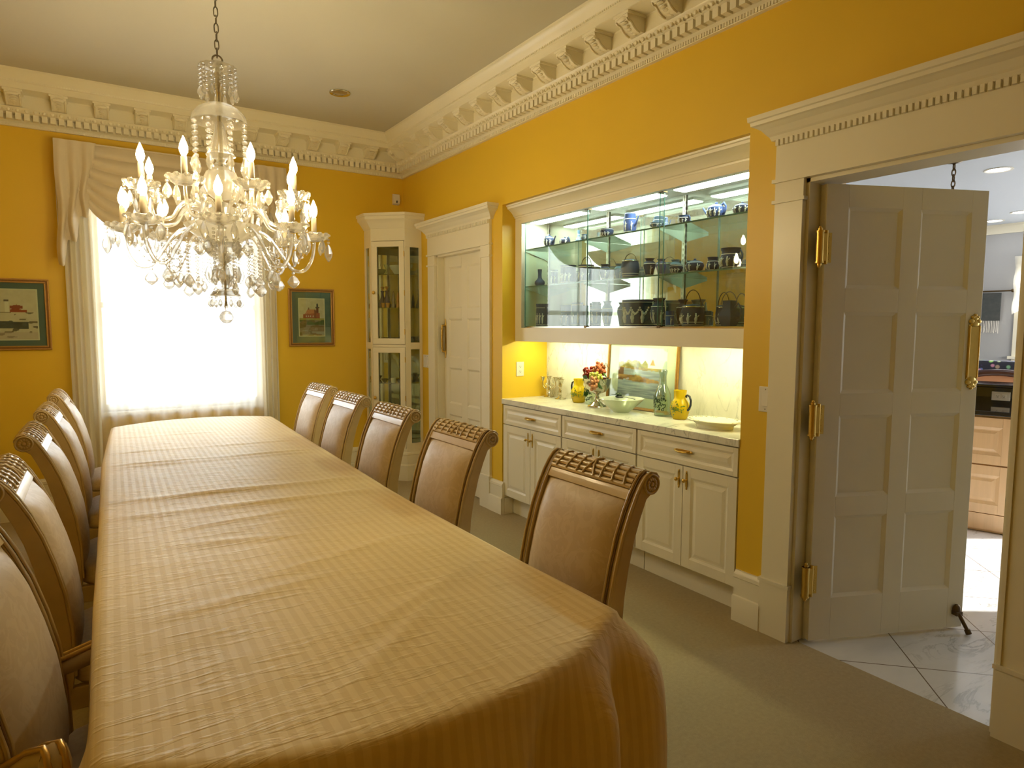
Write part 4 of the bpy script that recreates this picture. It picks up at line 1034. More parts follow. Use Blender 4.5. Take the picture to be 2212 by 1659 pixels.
lath('glass_vase','crystal goblet behind the right side pane on the top shelf','goblet',GOB,(2.675,5.90,2.008),M['thinglass'],16,gC)
for i,(u,d_,l_) in enumerate(((.09,.08,'dark bowl at the left on the lower door shelf'),(.165,.07,'dark bowl stacked in the middle of the lower door shelf'),(.24,.09,'dark bowl at the right on the lower door shelf'))):
    lath('small_bowl',l_+' of the corner cabinet','bowl',[(r*.68,z*.85) for r,z in BW],cpos(u,d_,.953),M['crate'],18,gC)
lath('small_cup','small pale cup in front of the dark bowls, lower door shelf','cup',[(r*1.2,z*1.1) for r,z in CUPP],cpos(.195,.045,.953),M['porc'],16,gC)
for i,(u,l_) in enumerate(((.10,'left'),(.175,'middle'),(.245,'right'))):
    lath('cut_dish','cut dish at the '+l_+' on the floor of the upper cabinet section','dish',[(r*.68,z*.8) for r,z in BW],cpos(u,.07,1.363),M['crate'],18,gC)
# ------------------------------------------------------------------ dining table and cloth
ZT = .762
LE = [(1.0,-.035),(1.24,-.022),(1.6,-.016),(2.03,-.008),(2.66,.012),(4.13,.048),(5.53,.128),(6,.15)]
RE = [(1.0,1.135),(1.24,1.138),(1.65,1.128),(2.0,1.128),(2.5,1.128),(2.75,1.134),(3.25,1.158),(3.55,1.168),(4.66,1.214),(5.57,1.263),(6,1.29)]
def interp(T_, y):
    for i in range(1,len(T_)):
        if y <= T_[i][0]:
            a,b_ = T_[i-1],T_[i]; return a[1]+(b_[1]-a[1])*(y-a[0])/(b_[0]-a[0])
    return T_[-1][1]
YN, YF = 1.245, 5.545
def topxy(u, v, ins=0):
    y = YN+ins+(YF-YN-2*ins)*v
    xl = interp(LE,y)+.012+ins; xr = interp(RE,y)-.012-ins
    x = xl+(xr-xl)*u
    q = 1-abs(2*u-1)**2.3
    y += -.185*q*max(0,1-v*5)**1.5*1.0 + .235*q*max(0,1-(1-v)*5)**1.5
    return x, y
def folds(x, y):
    z = 0
    s = (x-.06)*.10
    for yc, a, w_ in ((4.40,.004,.02),(4.00,.007,.03),(3.93,.004,.02),(3.15,.008,.035),(2.88,.006,.03),(5.0,.003,.015)):
        d_ = (y + s - yc)/w_
        z += 1.5*a*math.exp(-d_*d_)*(.8+.2*sin(x*9+yc*3))
    z += .0022*(vn(x*5+3,y*26)-.5) + .0025*(vn(x*7,y*7+9)-.5)
    for (cx,cy,ang,ln,a) in ((.72,2.05,.25,.28,.005),(.45,2.35,-.3,.22,.004),(.35,1.85,.15,.25,.004),(.80,1.62,.5,.3,.006),(.62,1.42,.7,.25,.006),(.50,2.62,.1,.25,.004)):
        dx, dy = x-cx, y-cy; p = dx*cos(ang)+dy*sin(ang); q = -dx*sin(ang)+dy*cos(ang)
        z += a*math.exp(-(q/.022)**2-(p/ln)**4)
    return z
tb = thing('dining_table', 'long dining table hidden under the pale gold striped cloth', 'dining table', (.6,3.4,0))
b = MB(fr((-.6,-3.4,0)))
ring = [topxy(u/20,0,.03) for u in range(21)]+[topxy(1,v/30,.03) for v in range(1,30)]+[topxy(u/20,1,.03) for u in range(20,-1,-1)]+[topxy(0,v/30,.03) for v in range(29,0,-1)]
b.poly(ring,'z',ZT-.045,ZT-.010); b.build('tabletop', M['chairwood'], tb)
for (x,y) in ((.55,2.2),(.65,4.6)):
    MB(fr((-.6,-3.4,0))).lathe([(0,.06),(.16,.06),(.10,.16),(.07,.30),(.11,.42),(.08,.55),(.14,.70),(.14,.718),(0,.718)],24,c=(x,y,0)).build('pedestal', M['chairwood'], tb, smooth=50)
    k = MB(fr((-.6,-3.4,0)))
    for q in range(4):
        a = q*pi/2+pi/4; k.tube([(x+.08*cos(a),y+.08*sin(a),.14),(x+.22*cos(a),y+.22*sin(a),.11),(x+.36*cos(a),y+.36*sin(a),.03)],[.04,.035,.03],8)
    k.build('foot', M['chairwood'], tb, smooth=50)
NU, NV = 74, 230
b = MB(); idx = {}
vs = []
for j in range(NV):
    for i in range(NU):
        u, v = i/(NU-1), j/(NV-1); x, y = topxy(u,v)
        e = min(1, 8*min(u,1-u,v*4,(1-v)*4))
        idx[(i,j)] = len(vs); vs.append((x,y,ZT+folds(x,y)*e))
fs = [(idx[i,j],idx[i+1,j],idx[i+1,j+1],idx[i,j+1]) for j in range(NV-1) for i in range(NU-1)]
loop = [(i,0) for i in range(NU-1)]+[(NU-1,j) for j in range(NV-1)]+[(i,NV-1) for i in range(NU-1,0,-1)]+[(0,j) for j in range(NV-1,0,-1)]
BP_ = [Vector(vs[idx[k]]) for k in loop]; n = len(BP_)
NRM = []
for i in range(n):
    acc = Vector((0,0))
    for w_ in range(1,6):
        t_ = (BP_[(i+w_)%n]-BP_[i-w_]); t_.normalize(); acc += Vector((t_.y,-t_.x))
    NRM.append(acc.normalized())
arc = [0]
for i in range(1,n): arc.append(arc[-1]+(BP_[i]-BP_[i-1]).length)
prev = [idx[k] for k in loop]; K = 22
def near_corner(p, cx, cy, r): return math.exp(-((p.x-cx)**2+(p.y-cy)**2)/(r*r))
for k in range(1,K+1):
    cur = []
    for i in range(n):
        p = BP_[i]; nv = NRM[i]
        yside = p.y
        endn = 1-smooth(1.26,1.40,yside); endf = smooth(5.35,5.5,yside)
        Lk = .235+(.60-.235)*max(endn,endf)
        cn = near_corner(p,1.14,1.2,.20)+near_corner(p,-.03,1.2,.16); 
        Lk += .08*cn
        t_ = k/K
        s_ = t_**1.35
        rad = .022
        dz = Lk*s_
        if dz < rad: out = sqrt(max(0,rad*rad-(rad-dz)**2)); 
        else: out = rad
        hang = max(0,dz-rad)
        e_ = max(endn,endf)
        g_ = smooth(-.02,.16,hang)
        out += hang*.05*(1-cn) + cn*.125*(1-math.exp(-hang/.13))
        fold_ = .036*(abs(sin(arc[i]*11+.4))**1.4*2-1)+.018*sin(arc[i]*31+2.0+3*hang)
        out += e_*fold_*g_ + (1-e_)*.006*sin(arc[i]*11)*smooth(0,.15,hang)
        out += .012*cn*sin(arc[i]*31)*g_
        cur.append(len(vs)); vs.append((p.x+nv.x*out, p.y+nv.y*out, p.z-dz))
    for i in range(n):
        fs.append((prev[i],cur[i],cur[(i+1)%n],prev[(i+1)%n]))
    prev = cur
b.v = vs; b.f = fs
o = b.build('tablecloth', M['cloth'], smooth=180, recalc=True)
tag(o, 'pale gold tablecloth with woven stripes draped over the long dining table', 'tablecloth')

# ------------------------------------------------------------------ dining chairs (local: faces +x, width along y, origin under the back)
FRONT = [(0,.44),(.003,.58),(.016,.70),(.036,.79),(.062,.88),(.090,.95),(.115,1.0),(.135,1.032),(.152,1.052),(.172,1.0635)]
ROLL = [(.190,1.058),(.201,1.044),(.204,1.028),(.198,1.011),(.184,1.0),(.168,.998)]
BACK = [(.150,.985),(.128,.935),(.104,.87),(.084,.79),(.068,.70),(.058,.58),(.056,.44),(.064,.30),(.086,.15),(.115,0)]
BOT = [(.080,0),(.050,.15),(.024,.30)]
def neg(P): return [(-u,z) for u,z in P]
HWD = .235
def make_chair():
    t = thing('dining_chair', 'x', 'chair')
    for s in (-1,1):
        y0, y1 = (s*HWD, s*(HWD-.036))
        b = MB(); b.poly(neg(FRONT+ROLL+BACK+BOT),'y',min(y0,y1),max(y0,y1))
        for yy in (y0-s*.003, y1+s*.003):
            b.tube([(-u+.004,yy,z+.002) for u,z in FRONT]+[(-u,yy,z+.002) for u,z in ROLL[:2]], .0052, 6)
        st = b.build('stile', M['chairwood'], t, bev=.003, smooth=40)
        g = MB(); ym = (y0+y1)/2
        g.tube([(-u+.0030,ym-s*.006,z+.001) for u,z in FRONT], .0024, 6)
        g.build('groove', M['chairdark'], st, smooth=60)
        r = MB(); c = (-.170, y0, 1.030)
        for k in range(12):
            a = 2*pi*k/12; r.sph((c[0]+.0155*cos(a), c[1]+s*.001, c[2]+.0155*sin(a)), (.0062,.0035,.0062), 8, 5)
        r.sph((c[0],c[1]+s*.001,c[2]), (.0075,.0045,.0075), 10, 6)
        r.tube([(c[0]+.0285*cos(2*pi*k/28), c[1], c[2]+.0285*sin(2*pi*k/28)) for k in range(28)], .0042, 6, closed=True)
        r.build('rosette', M['chairwood'], st, smooth=60)
    yi = HWD-.036
    # upholstered back, bulging forward
    def fr_pt(z):
        for i in range(1,len(FRONT)):
            if z <= FRONT[i][1]:
                a,b_ = FRONT[i-1],FRONT[i]; return a[0]+(b_[0]-a[0])*(z-a[1])/(b_[1]-a[1])
        return FRONT[-1][0]
    def bk_pt(z):
        Q = BACK[::-1]
        for i in range(1,len(Q)):
            if z <= Q[i][1]:
                a,b_ = Q[i-1],Q[i]; return a[0]+(b_[0]-a[0])*(z-a[1])/max(1e-6,(b_[1]-a[1]))
        return Q[-1][0]
    zt0, zt1 = .45, .990
    b = MB()
    def cush(u, v):
        z = zt0+(zt1-zt0)*v; y = -yi+2*yi*u
        e = (1-abs(2*u-1)**6)*(1-abs(2*v-1)**10)
        return (-fr_pt(z)-.006+.024*e+.010*e*(1-(2*u-1)**2), y, z)
    b.grid(cush, 22, 26)
    b.build('back_cushion', M['fabric'], t, smooth=180)
    b = MB(); b.grid(lambda u,v: (-bk_pt(zt0+(zt1+.03-zt0)*v)+.004-.010*(1-abs(2*u-1)**6)*(1-abs(2*v-1)**8), -yi+2*yi*u, zt0+(zt1+.03-zt0)*v), 12, 16)
    b.build('back_panel', M['fabric'], t, smooth=180)
    # top rail band and carved reed roll
    b = MB(); pr = [(-fr_pt(z)+.006,z) for z in (.984,.994,1.003,1.012)]
    b.poly([(pr[0][0]-.002,pr[0][1])]+pr+[(-fr_pt(1.012)-.02,1.012),(-fr_pt(.984)-.02,.984)],'y',-yi,yi); b.build('top_rail', M['chairwood'], t, bev=.0025)
    core = [(-u-.002,z-.004) for u,z in FRONT[7:]]
    b = MB(); b.poly([(-fr_pt(1.0)-.004,1.0)]+core+[(-u+.003,z) for u,z in ROLL]+[(-.150,.985),(-.140,.97)],'y',-yi,yi)
    reeds = [(.1275,1.020),(.137,1.035),(.149,1.048),(.164,1.058),(.181,1.060),(.195,1.051),(.203,1.036)]
    for (u,z) in reeds:
        b.tube([(-u+.003,-yi+.001,z),(-u+.003,yi-.001,z)], .0086, 10)
    cr_ = b.build('crest_roll', M['reed'], t, smooth=50)
    b = MB()
    path = [(-u+.0100*(.9 if u<.15 else .35 if u<.185 else -.8)+.003, z+.0100*(.45 if u<.15 else .95 if u<.19 else .2)) for u,z in reeds]
    for y in (-.155,-.105,-.055,.055,.105,.155):
        sl = .0 if abs(y) > .06 else 0
        b.tube([(x,y+(-.03*(k/6-.5) if y>0 else .03*(k/6-.5))*(abs(y)/.155),z) for k,(x,z) in enumerate(path)], .0036, 6)
    for s in (-1,1): b.tube([(x,s*(-.028+.056*k/6),z+.001) for k,(x,z) in enumerate(path)], .0038, 6)
    b.build('reed_binding', M['chairwood'], cr_, smooth=60)
    # seat, apron, front legs
    def seat(u,v):
        a = 2*pi*u; sx = .235; sy = HWD+.015
        c, s_ = cos(a), sin(a); k = (abs(c)**5+abs(s_)**5)**(-1/5)
        pr_ = [(0,.405),(.96,.405),(1,.42),(1,.455),(.97,.475),(.85,.492),(.5,.502),(0,.505)]
        q = v*(len(pr_)-1); i_ = min(int(q),len(pr_)-2); f_ = q-i_
        rr = pr_[i_][0]+(pr_[i_+1][0]-pr_[i_][0])*f_; z = pr_[i_][1]+(pr_[i_+1][1]-pr_[i_][1])*f_
        return (.215+sx*c*k*rr, sy*s_*k*rr, z)
    b = MB(); b.grid(seat, 40, 15, cu=True); b.build('seat', M['fabric'], t, smooth=60)
    b = MB(); b.box(-.03,.42,-HWD,-HWD+.03,.335,.405); b.box(-.03,.42,HWD-.03,HWD,.335,.405); b.box(.40,.43,-HWD,HWD,.335,.405); b.box(-.04,-.01,-HWD+.03,HWD-.03,.335,.405)
    b.build('seat_frame', M['chairwood'], t, bev=.004)
    for s in (-1,1):
        MB().lathe([(0,0),(.016,0),(.020,.01),(.016,.03),(.022,.20),(.027,.30),(.030,.31),(.030,.335),(0,.335)],16,c=(.405,s*.205,0)).build('leg', M['chairwood'], t, smooth=50)
    return t
proto = make_chair()
def chair(x, y, rz, label, first=[True]):
    if first[0]: o = proto; first[0] = False; o.location = (x,y,0); o.rotation_euler = (0,0,rz); o['label'] = label
    else: o = dup(proto, (x,y,0), rz, label)
    o['group'] = 'dining chairs along the table'
    return o
for x,y,rz,l in ((1.235,1.375,pi+.0,'scroll-backed dining chair on the right side of the table, nearest the camera'),
              (1.235,2.30,pi+.02,'second scroll-backed dining chair on the right, before the base cabinets and white door'),
              (1.255,3.10,pi+.02,'third dining chair on the right side, in front of the corner cabinet'),
              (1.275,3.87,pi+.02,'fourth dining chair on the right side of the table, beside the end one'),
              (1.315,4.64,pi+.03,'dining chair on the right side farthest along, below the small lighthouse picture')):
    chair(x, y+HWD, rz, l)
for x,y,rz,l in ((-.015,5.05,-.03,'dining chair on the left side at the window end of the table'),
              (-.035,4.12,-.03,'second dining chair from the window on the left side of the table'),
              (-.052,3.21,-.02,'middle dining chair on the left side with its carved end scroll showing'),
              (-.072,2.30,-.01,'left side dining chair just beyond the armchair, crest cut by the frame')):
    chair(x, y+HWD, rz, l)
arm_ = dup(proto, (-.115,1.72,0), -.15, 'upholstered armchair on the left nearest the camera, curled gilt-edged arms')
arm_.name = 'dining_armchair'; arm_['category'] = 'armchair'
if 'group' in arm_: del arm_['group']
for s in (-1,1):
    b = MB()
    pts = [(-.045,s*.215,.635),(.0,s*.238,.655),(.04,s*.262,.685),(.07,s*.28,.695)] if s < 0 else [(-.045,s*.215,.635),(.0,s*.230,.64),(.05,s*.236,.655),(.10,s*.236,.668)]
    b.tube(pts,[.022,.026,.029,.030,.03][:len(pts)],12,flat=.85)
    ce = pts[-1]; hx, hy = (.35,-.94) if s < 0 else (1,0)
    b.tube([(ce[0]-.01*hx,ce[1]-.01*hy,ce[2]+.002),(ce[0]+.02*hx,ce[1]+.02*hy,ce[2]-.006),(ce[0]+.036*hx,ce[1]+.036*hy,ce[2]-.030),(ce[0]+.026*hx,ce[1]+.026*hy,ce[2]-.052),(ce[0]+.006*hx,ce[1]+.006*hy,ce[2]-.055)],[.027,.027,.024,.02,.016],12)
    ar = b.build('arm', M['chairwood'], arm_, smooth=60)
    g = MB()
    for e in (-.013,.013):
        g.tube([(p[0]-hy*e,p[1]+hx*e,p[2]+.024) for p in pts]+[(ce[0]+.024*hx-hy*e,ce[1]+.024*hy+hx*e,ce[2]+.018),(ce[0]+.054*hx-hy*e,ce[1]+.054*hy+hx*e,ce[2]-.014),(ce[0]+.050*hx-hy*e,ce[1]+.050*hy+hx*e,ce[2]-.054)], .007, 8)
    g.build('gilt_bead', mat('gilt_bead', (.60,.36,.08), .25, metal=.6, var=.1, vscale=30) if s < 0 else bpy.data.materials['gilt_bead'], ar, smooth=60)
    MB().tube([(ce[0]-.01,ce[1]*.97,ce[2]-.02),(ce[0]+.0,ce[1]*.90,.58),(ce[0]+.01,ce[1]*.80,.48),(ce[0]+.01,s*.22,.37)],[.018,.016,.018,.02],10).build('arm_post', M['chairwood'], arm_, smooth=60)

# ------------------------------------------------------------------ crystal chandelier
CX, CY = .60, 3.55
ch = thing('chandelier', 'large two-tier crystal chandelier with lit candle bulbs over the dining table', 'chandelier', (CX, CY, 1.52))
ZO = -1.52; KS = 1.037; ch.scale = (KS,KS,KS); CT_ = 1.52+(CZ-1.52)/KS
def cz(P): return [(r,z+ZO) for r,z in P]
b = MB(); z = 2.752
b.tube([(.022*cos(2*pi*i/16),0,z+ZO-.0+.022*sin(2*pi*i/16)) for i in range(16)],.0042,8,closed=True)
k = 0; z += .032
while z < CT_-.02:
    c_, s_ = (1,0) if k%2 else (0,1)
    pts = []
    for i in range(16):
        a = 2*pi*i/16; dx = .009*cos(a); dz = .017*sin(a)+(.006 if sin(a)>0 else -.006)
        pts.append((dx*c_, dx*s_, z+ZO+dz))
    b.tube(pts,.0030,6,closed=True); z += .037; k += 1
b.build('chain', M['steel'], ch, smooth=60)
MB().lathe(cz([(0,CT_),(.06,CT_),(.06,CT_-.006),(.045,CT_-.02),(.012,CT_-.03),(0,CT_-.03)]),24).build('ceiling_rose', M['steel'], ch, smooth=50)
MB().lathe(cz([(0,2.735),(.008,2.735),(.010,2.70),(.016,2.69),(.012,2.66),(.018,2.63),(.010,2.60),(.012,2.54),(.010,2.47),(.008,1.80),(.005,1.76),(.005,1.60),(0,1.60)]),14).build('centre_rod', M['silver'], ch, smooth=50)
cry = M['crystal']
def cl(name, P, n=24, fl=0, nf=8): return MB().lathe(cz(P), n, flute=fl, nf=nf).build(name, M['globe'] if 'globe' in name or name in ('centre_bowl',) else cry, ch, smooth=28)
cl('crown_dish', [(.014,2.700),(.060,2.712),(.080,2.722),(.083,2.720),(.062,2.706),(.014,2.694)], 32, .03, 16)
cl('dome', [(.014,2.552),(.06,2.545),(.096,2.524),(.116,2.498),(.124,2.466),(.120,2.464),(.111,2.495),(.092,2.518),(.058,2.538),(.014,2.545)], 36, .012, 18)
cl('vase_column', [(.012,2.47),(.018,2.46),(.032,2.40),(.050,2.345),(.056,2.325),(.066,2.312),(.058,2.306),(.026,2.298),(.018,2.285),(.026,2.275),(.034,2.268),(.020,2.258)], 20, .03, 10)
cl('upper_globe', [(.012,2.262),(.035,2.256),(.066,2.235),(.082,2.200),(.083,2.170),(.070,2.135),(.040,2.112),(.012,2.106)], 20, .015, 10)
cl('lower_globe', [(.012,2.098),(.035,2.09),(.054,2.065),(.057,2.04),(.045,2.015),(.02,2.0),(.012,2.0)], 18, .015, 9)
cl('centre_bowl', [(.012,1.90),(.06,1.905),(.11,1.925),(.150,1.955),(.172,1.985),(.168,1.988),(.140,1.958),(.10,1.932),(.05,1.916),(.012,1.912)], 40, .02, 20)
cl('hub', [(.012,1.915),(.055,1.91),(.070,1.885),(.072,1.85),(.055,1.83),(.03,1.815),(.012,1.81)], 20, .02, 10)
cl('lower_column', [(.012,1.815),(.026,1.808),(.040,1.785),(.044,1.760),(.038,1.735),(.022,1.715),(.016,1.70),(.020,1.69),(.012,1.685)], 16, .02, 8)
cl('finial_dish', [(.012,1.686),(.03,1.684),(.056,1.672),(.072,1.650),(.069,1.648),(.052,1.665),(.028,1.676),(.012,1.678)], 28, .02, 14)
b = MB(); b.lathe(cz([(0,1.580),(.018,1.575),(.030,1.560),(.033,1.547),(.030,1.534),(.018,1.520),(0,1.515)]),10); b.lathe(cz([(0,1.648),(.004,1.645),(.006,1.61),(.010,1.60),(.006,1.59),(.004,1.578),(0,1.578)]),8); b.build('finial_ball', cry, ch)
# pendant shapes
def bead(b_, x, y, z, r): b_.lathe([(0,-r*.75),(r*.7,-r*.55),(r,0),(r*.7,r*.55),(0,r*.75)],8,c=(x,y,z))
def almond(h, w_): return [(0,-h),(w_*.35,-h*.93),(w_*.85,-h*.70),(w_,-h*.52),(w_*.62,-h*.22),(w_*.22,-h*.04),(0,0)]
def mk_pendant(nb, br, h, w_):
    b_ = MB()
    for i in range(nb): bead(b_,0,0,-br*(1+2.0*i),br)
    zz = -br*2.0*nb
    b_.lathe(almond(h,w_),8,c=(0,0,zz),sy=.6)
    return b_
PM = {}
def pendant(kind, par, loc, rz=0):
    if kind not in PM:
        args = dict(almond=(1,.008,.070,.019), long=(2,.008,.090,.021), crown=(5,.0095,.052,.014), domechain=(6,.0135,.085,.024), string=(12,.0085,.062,.028), shortstring=(7,.0085,.062,.027), pear=(1,.009,.066,.030), small=(1,.007,.040,.015))[kind]
        o_ = mk_pendant(*args).build('crystal_pendant', cry, par); PM[kind] = o_
    else:
        o_ = PM[kind].copy(); COL.objects.link(o_); o_.parent = par
    o_.location = loc; o_.rotation_euler = (0,0,rz)
    return o_
ARMS = {}
def arm_parts(tier, ang, par_name):
    """one arm in its own frame (x outward), copied round the ring"""
    up = tier == 'upper'
    if up: path = [(.05,2.0),(.09,2.065),(.14,2.085),(.19,2.055),(.225,2.0),(.272,1.985),(.318,2.0),(.342,2.055),(.347,2.10)]; R_, zb_ = .347, 2.112
    else: path = [(.06,1.875),(.10,1.945),(.155,1.965),(.215,1.925),(.27,1.845),(.315,1.785),(.370,1.785),(.408,1.845),(.420,1.925)]; R_, zb_ = .420, 1.940
    if tier not in ARMS:
        # smooth the path
        P = []
        for i in range(len(path)-1):
            for q in range(4):
                t_ = q/4; p0 = path[max(0,i-1)]; p1 = path[i]; p2 = path[i+1]; p3 = path[min(len(path)-1,i+2)]
                P.append(tuple(.5*((2*p1[c])+(-p0[c]+p2[c])*t_+(2*p0[c]-5*p1[c]+4*p2[c]-p3[c])*t_*t_+(-p0[c]+3*p1[c]-3*p2[c]+p3[c])*t_**3) for c in (0,1)))
        P.append(path[-1])
        a = MB().tube([(x,0,z+ZO) for x,z in P], [.0105-.0025*i/len(P) for i in range(len(P))], 8).build('arm', cry, ch, smooth=40)
        zz = zb_+ZO
        b_ = MB(); b_.lathe([(.010,zz-.012),(.020,zz-.010),(.045,zz-.004),(.062,zz+.008),(.072,zz+.024),(.069,zz+.026),(.056,zz+.012),(.036,zz+.003),(.010,zz+.001)],40,c=(R_,0,0),flute=.05,nf=10)
        for q in range(10):
            an = 2*pi*q/10; b_.sph((R_+.067*cos(an),.067*sin(an),zz+.024),(.013,.013,.009),8,5)
        b_.build('bobeche', cry, a, smooth=30)
        MB().lathe([(.0,zz),(.013,zz),(.0135,zz+.004),(.0125,zz+.108),(.0105,zz+.111),(0,zz+.111)],16,c=(R_,0,0)).build('candle_sleeve', M['candle'], a, smooth=50)
        MB().lathe([(0,zz+.112),(.008,zz+.113),(.0155,zz+.128),(.018,zz+.142),(.015,zz+.160),(.008,zz+.178),(.0035,zz+.190),(0,zz+.197)],12,c=(R_,0,0)).build('flame_bulb', M['flame'], a, smooth=60)
        ARMS[tier] = a
        npd = 6
        for q in range(npd):
            an = 2*pi*q/npd+pi/npd*0
            pendant('long' if q == 0 else 'almond', a, (R_+.068*cos(an),.068*sin(an),zz+.012), an)
        low = min(path, key=lambda p: p[1])
        pendant('pear' if not up else 'small', a, (low[0],0,low[1]+ZO-.008), 0)
        if not up:
            s_ = MB()
            for q in range(11):
                t_ = q/10; x = .20+(.40-.20)*t_; zc_ = 1.905+(1.93-1.905)*t_ - .11*sin(pi*t_) + .0; bead(s_, x, .02, zc_+ZO-.01, .0075)
            s_.tube([(.20+.20*q/10,.02,1.905+.025*q/10-.11*sin(pi*q/10)+ZO-.01) for q in range(11)],.0012,5); s_.build('bead_swag', cry, a)
        o_ = a
    else:
        o_ = dup(ARMS[tier], parent=ch)
    o_.rotation_euler = (0,0,ang)
    return o_
th0 = math.atan2(-CY,-CX)+R(-2)                         # nearest arm points at the viewer's side of the table
for k in range(8): arm_parts('lower', th0+2*pi*k/8, 'lower')
for k in range(8): arm_parts('upper', th0+R(22.5)+2*pi*k/8, 'upper')
for k in range(12): a = 2*pi*k/12; pendant('crown', ch, (.079*cos(a),.079*sin(a),2.716+ZO), a)
for k in range(8): a = 2*pi*k/8+.2; pendant('domechain', ch, (.117*cos(a),.117*sin(a),2.464+ZO), a)
for k in range(12): a = 2*pi*k/12+.1; pendant('string', ch, (.165*cos(a),.165*sin(a),1.955+ZO-(.045 if k%2 else 0)), a)
for k in range(8): a = 2*pi*k/8; pendant('long', ch, (.07*cos(a),.07*sin(a),1.83+ZO), a)
for k in range(12): a = 2*pi*k/12+.25; pendant('shortstring', ch, (.245*cos(a),.245*sin(a),1.885+ZO-(.03 if k%2 else 0)), a)
for k in range(10): a = 2*pi*k/10+.1; pendant('pear', ch, (.11*cos(a),.11*sin(a),1.925+ZO), a)
for k in range(9): a = 2*pi*k/9; pendant('small', ch, (.068*cos(a),.068*sin(a),1.648+ZO), a)

# ------------------------------------------------------------------ window dressing
o = MB().grid(lambda u,v: (-.02+1.46*u, D-.055+.020*sin(u*64+1.5*sin(u*9))*(0.6+.4*v)+.006*sin(u*131), .20+2.42*v), 380, 10).build('sheer_curtain', M['sheer'], smooth=180, recalc=False)
tag(o, 'translucent white sheer curtain glowing across the window', 'curtain')
def drape(label, x0, x1, ph, z0=.03):
    o_ = thing('drape', label, 'curtain', ((x0+x1)/2, D-.113, z0), 0, 'cream side drapes at the window')
    w_ = x1-x0
    MB().grid(lambda u,v: ((u-.5)*w_*(1+.06*v), .022*sin(u*2*pi*3+ph)*(.8+.2*v), (2.66-z0)*v), 60, 8).build('fabric', M['lined'], o_, smooth=180, recalc=False)
    MB().grid(lambda u,v: ((u-.5)*w_, .022*sin(u*2*pi*3+ph)-.0012, .045*v), 60, 2).build('hem', M['drape'], o_, smooth=180, recalc=False)
drape('narrow cream drape at the left edge of the window', -.105, .075, .4)
drape('narrow cream drape at the right edge of the window', 1.325, 1.462, 2.0)
va = thing('swag_valance', 'cream swagged valance with side cascades across the top of the window', 'valance', (.71, D-.06, 2.90))
VX0, VX1 = -.138-.71, 1.557-.71
MB().box(VX0,VX1,-.10,.06,-.012,.0).build('cornice_board', M['drape'], va)
def swag(u, v):
    # gathered at the two top corners, falling in curved folds between
    x = VX0+.02+(VX1-VX0-.04)*u
    q = 1-abs(2*u-1)**4.5
    zed = -(.012+.05*v)*(1-q)-v*.70*q
    f = abs(sin(v*pi*6.0+.25*sin(u*5)))
    yy = -.088-.034*(f**.8)*(.30+.70*q)*min(1,v*6)-.03*v*q
    return (x, yy, zed)
b = MB(); b.grid(swag, 90, 130)
b.build('swag', M['drape'], va, smooth=180, recalc=False)
def cascade(sgn, name, drop, wid):
    # layered zig-zag tail: each pleat ends lower toward the outside
    x_out = VX1-.0 if sgn > 0 else VX0
    b_ = MB()
    def f(u,v):
        q = u*3; k = min(2,int(q)); fr_ = q-k
        x = x_out - sgn*wid*u*(1-.22*v)
        t_ = (k+smooth(.45,.95,fr_))/3
        L_ = drop*(1-.60*t_)+.02*sin(fr_*pi)
        y = -.128+.030*cos(2*pi*(q+.1))*(.15+.85*v)-.010*(3-k)*v
        return (x+sgn*.016*sin(v*9+k)*v, y, -L_*v)
    b_.grid(f, 70, 24)
    b_.build(name, M['drape'], va, smooth=180, recalc=False)
    s_ = MB(); s_.grid(lambda u,v: (x_out+sgn*.001, -.106+.16*u, -(drop*.93)*v), 3, 8); s_.build('cascade_return', M['drape'], va, recalc=False)
cascade(-1,'cascade',.93,.27); cascade(1,'cascade',.66,.25)

# ------------------------------------------------------------------ pictures on the far wall
def light1(u,v):
    n_ = vn(u*8,v*11)*.6+vn(u*21,v*30)*.4
    if v > .47:
        c = lerp((.52,.46,.30),(.66,.60,.44),n_)
        if .68 < u < .78 and .5 < v < .78: c = (.16,.035,.02)
        if .655 < u < .815 and .755 < v < .785: c = (.06,.05,.05)
        if .69 < u < .77 and .785 < v < .86: c = (.07,.07,.08)
        if .71 < u < .745 and .86 < v < .88: c = (.05,.05,.05)
        if .15 < u < .82 and v < .58+.05*u: c = lerp((.30,.06,.03),(.42,.10,.06),n_)
        if .22+(v-.58)*.8 < u < .66 and .585+.06*(u-.2) < v < .715: c = (.55,.20,.09)
        if .60 < u < .68 and v < .72-.7*abs(u-.63): c = (.22,.05,.03)
        if .36 < u < .40 and .70 < v < .76: c = (.2,.08,.05)
        for wx in (.28,.36,.44,.56):
            if abs(u-wx) < .018 and .51 < v < .55: c = (.65,.6,.48)
        return c
    if v > .43: return lerp((.30,.28,.06),(.45,.40,.12),n_)
    c = lerp((.10,.09,.03),(.28,.17,.09),n_)
    if vn(u*6+4,v*16) > .6: c = lerp(c,(.30,.26,.20),.7)
    if v < .16 and vn(u*5,v*30) > .5: c = (.32,.32,.26)
    if v > .30 and vn(u*5+1,v*9) > .55: c = (.09,.13,.04)
    return c
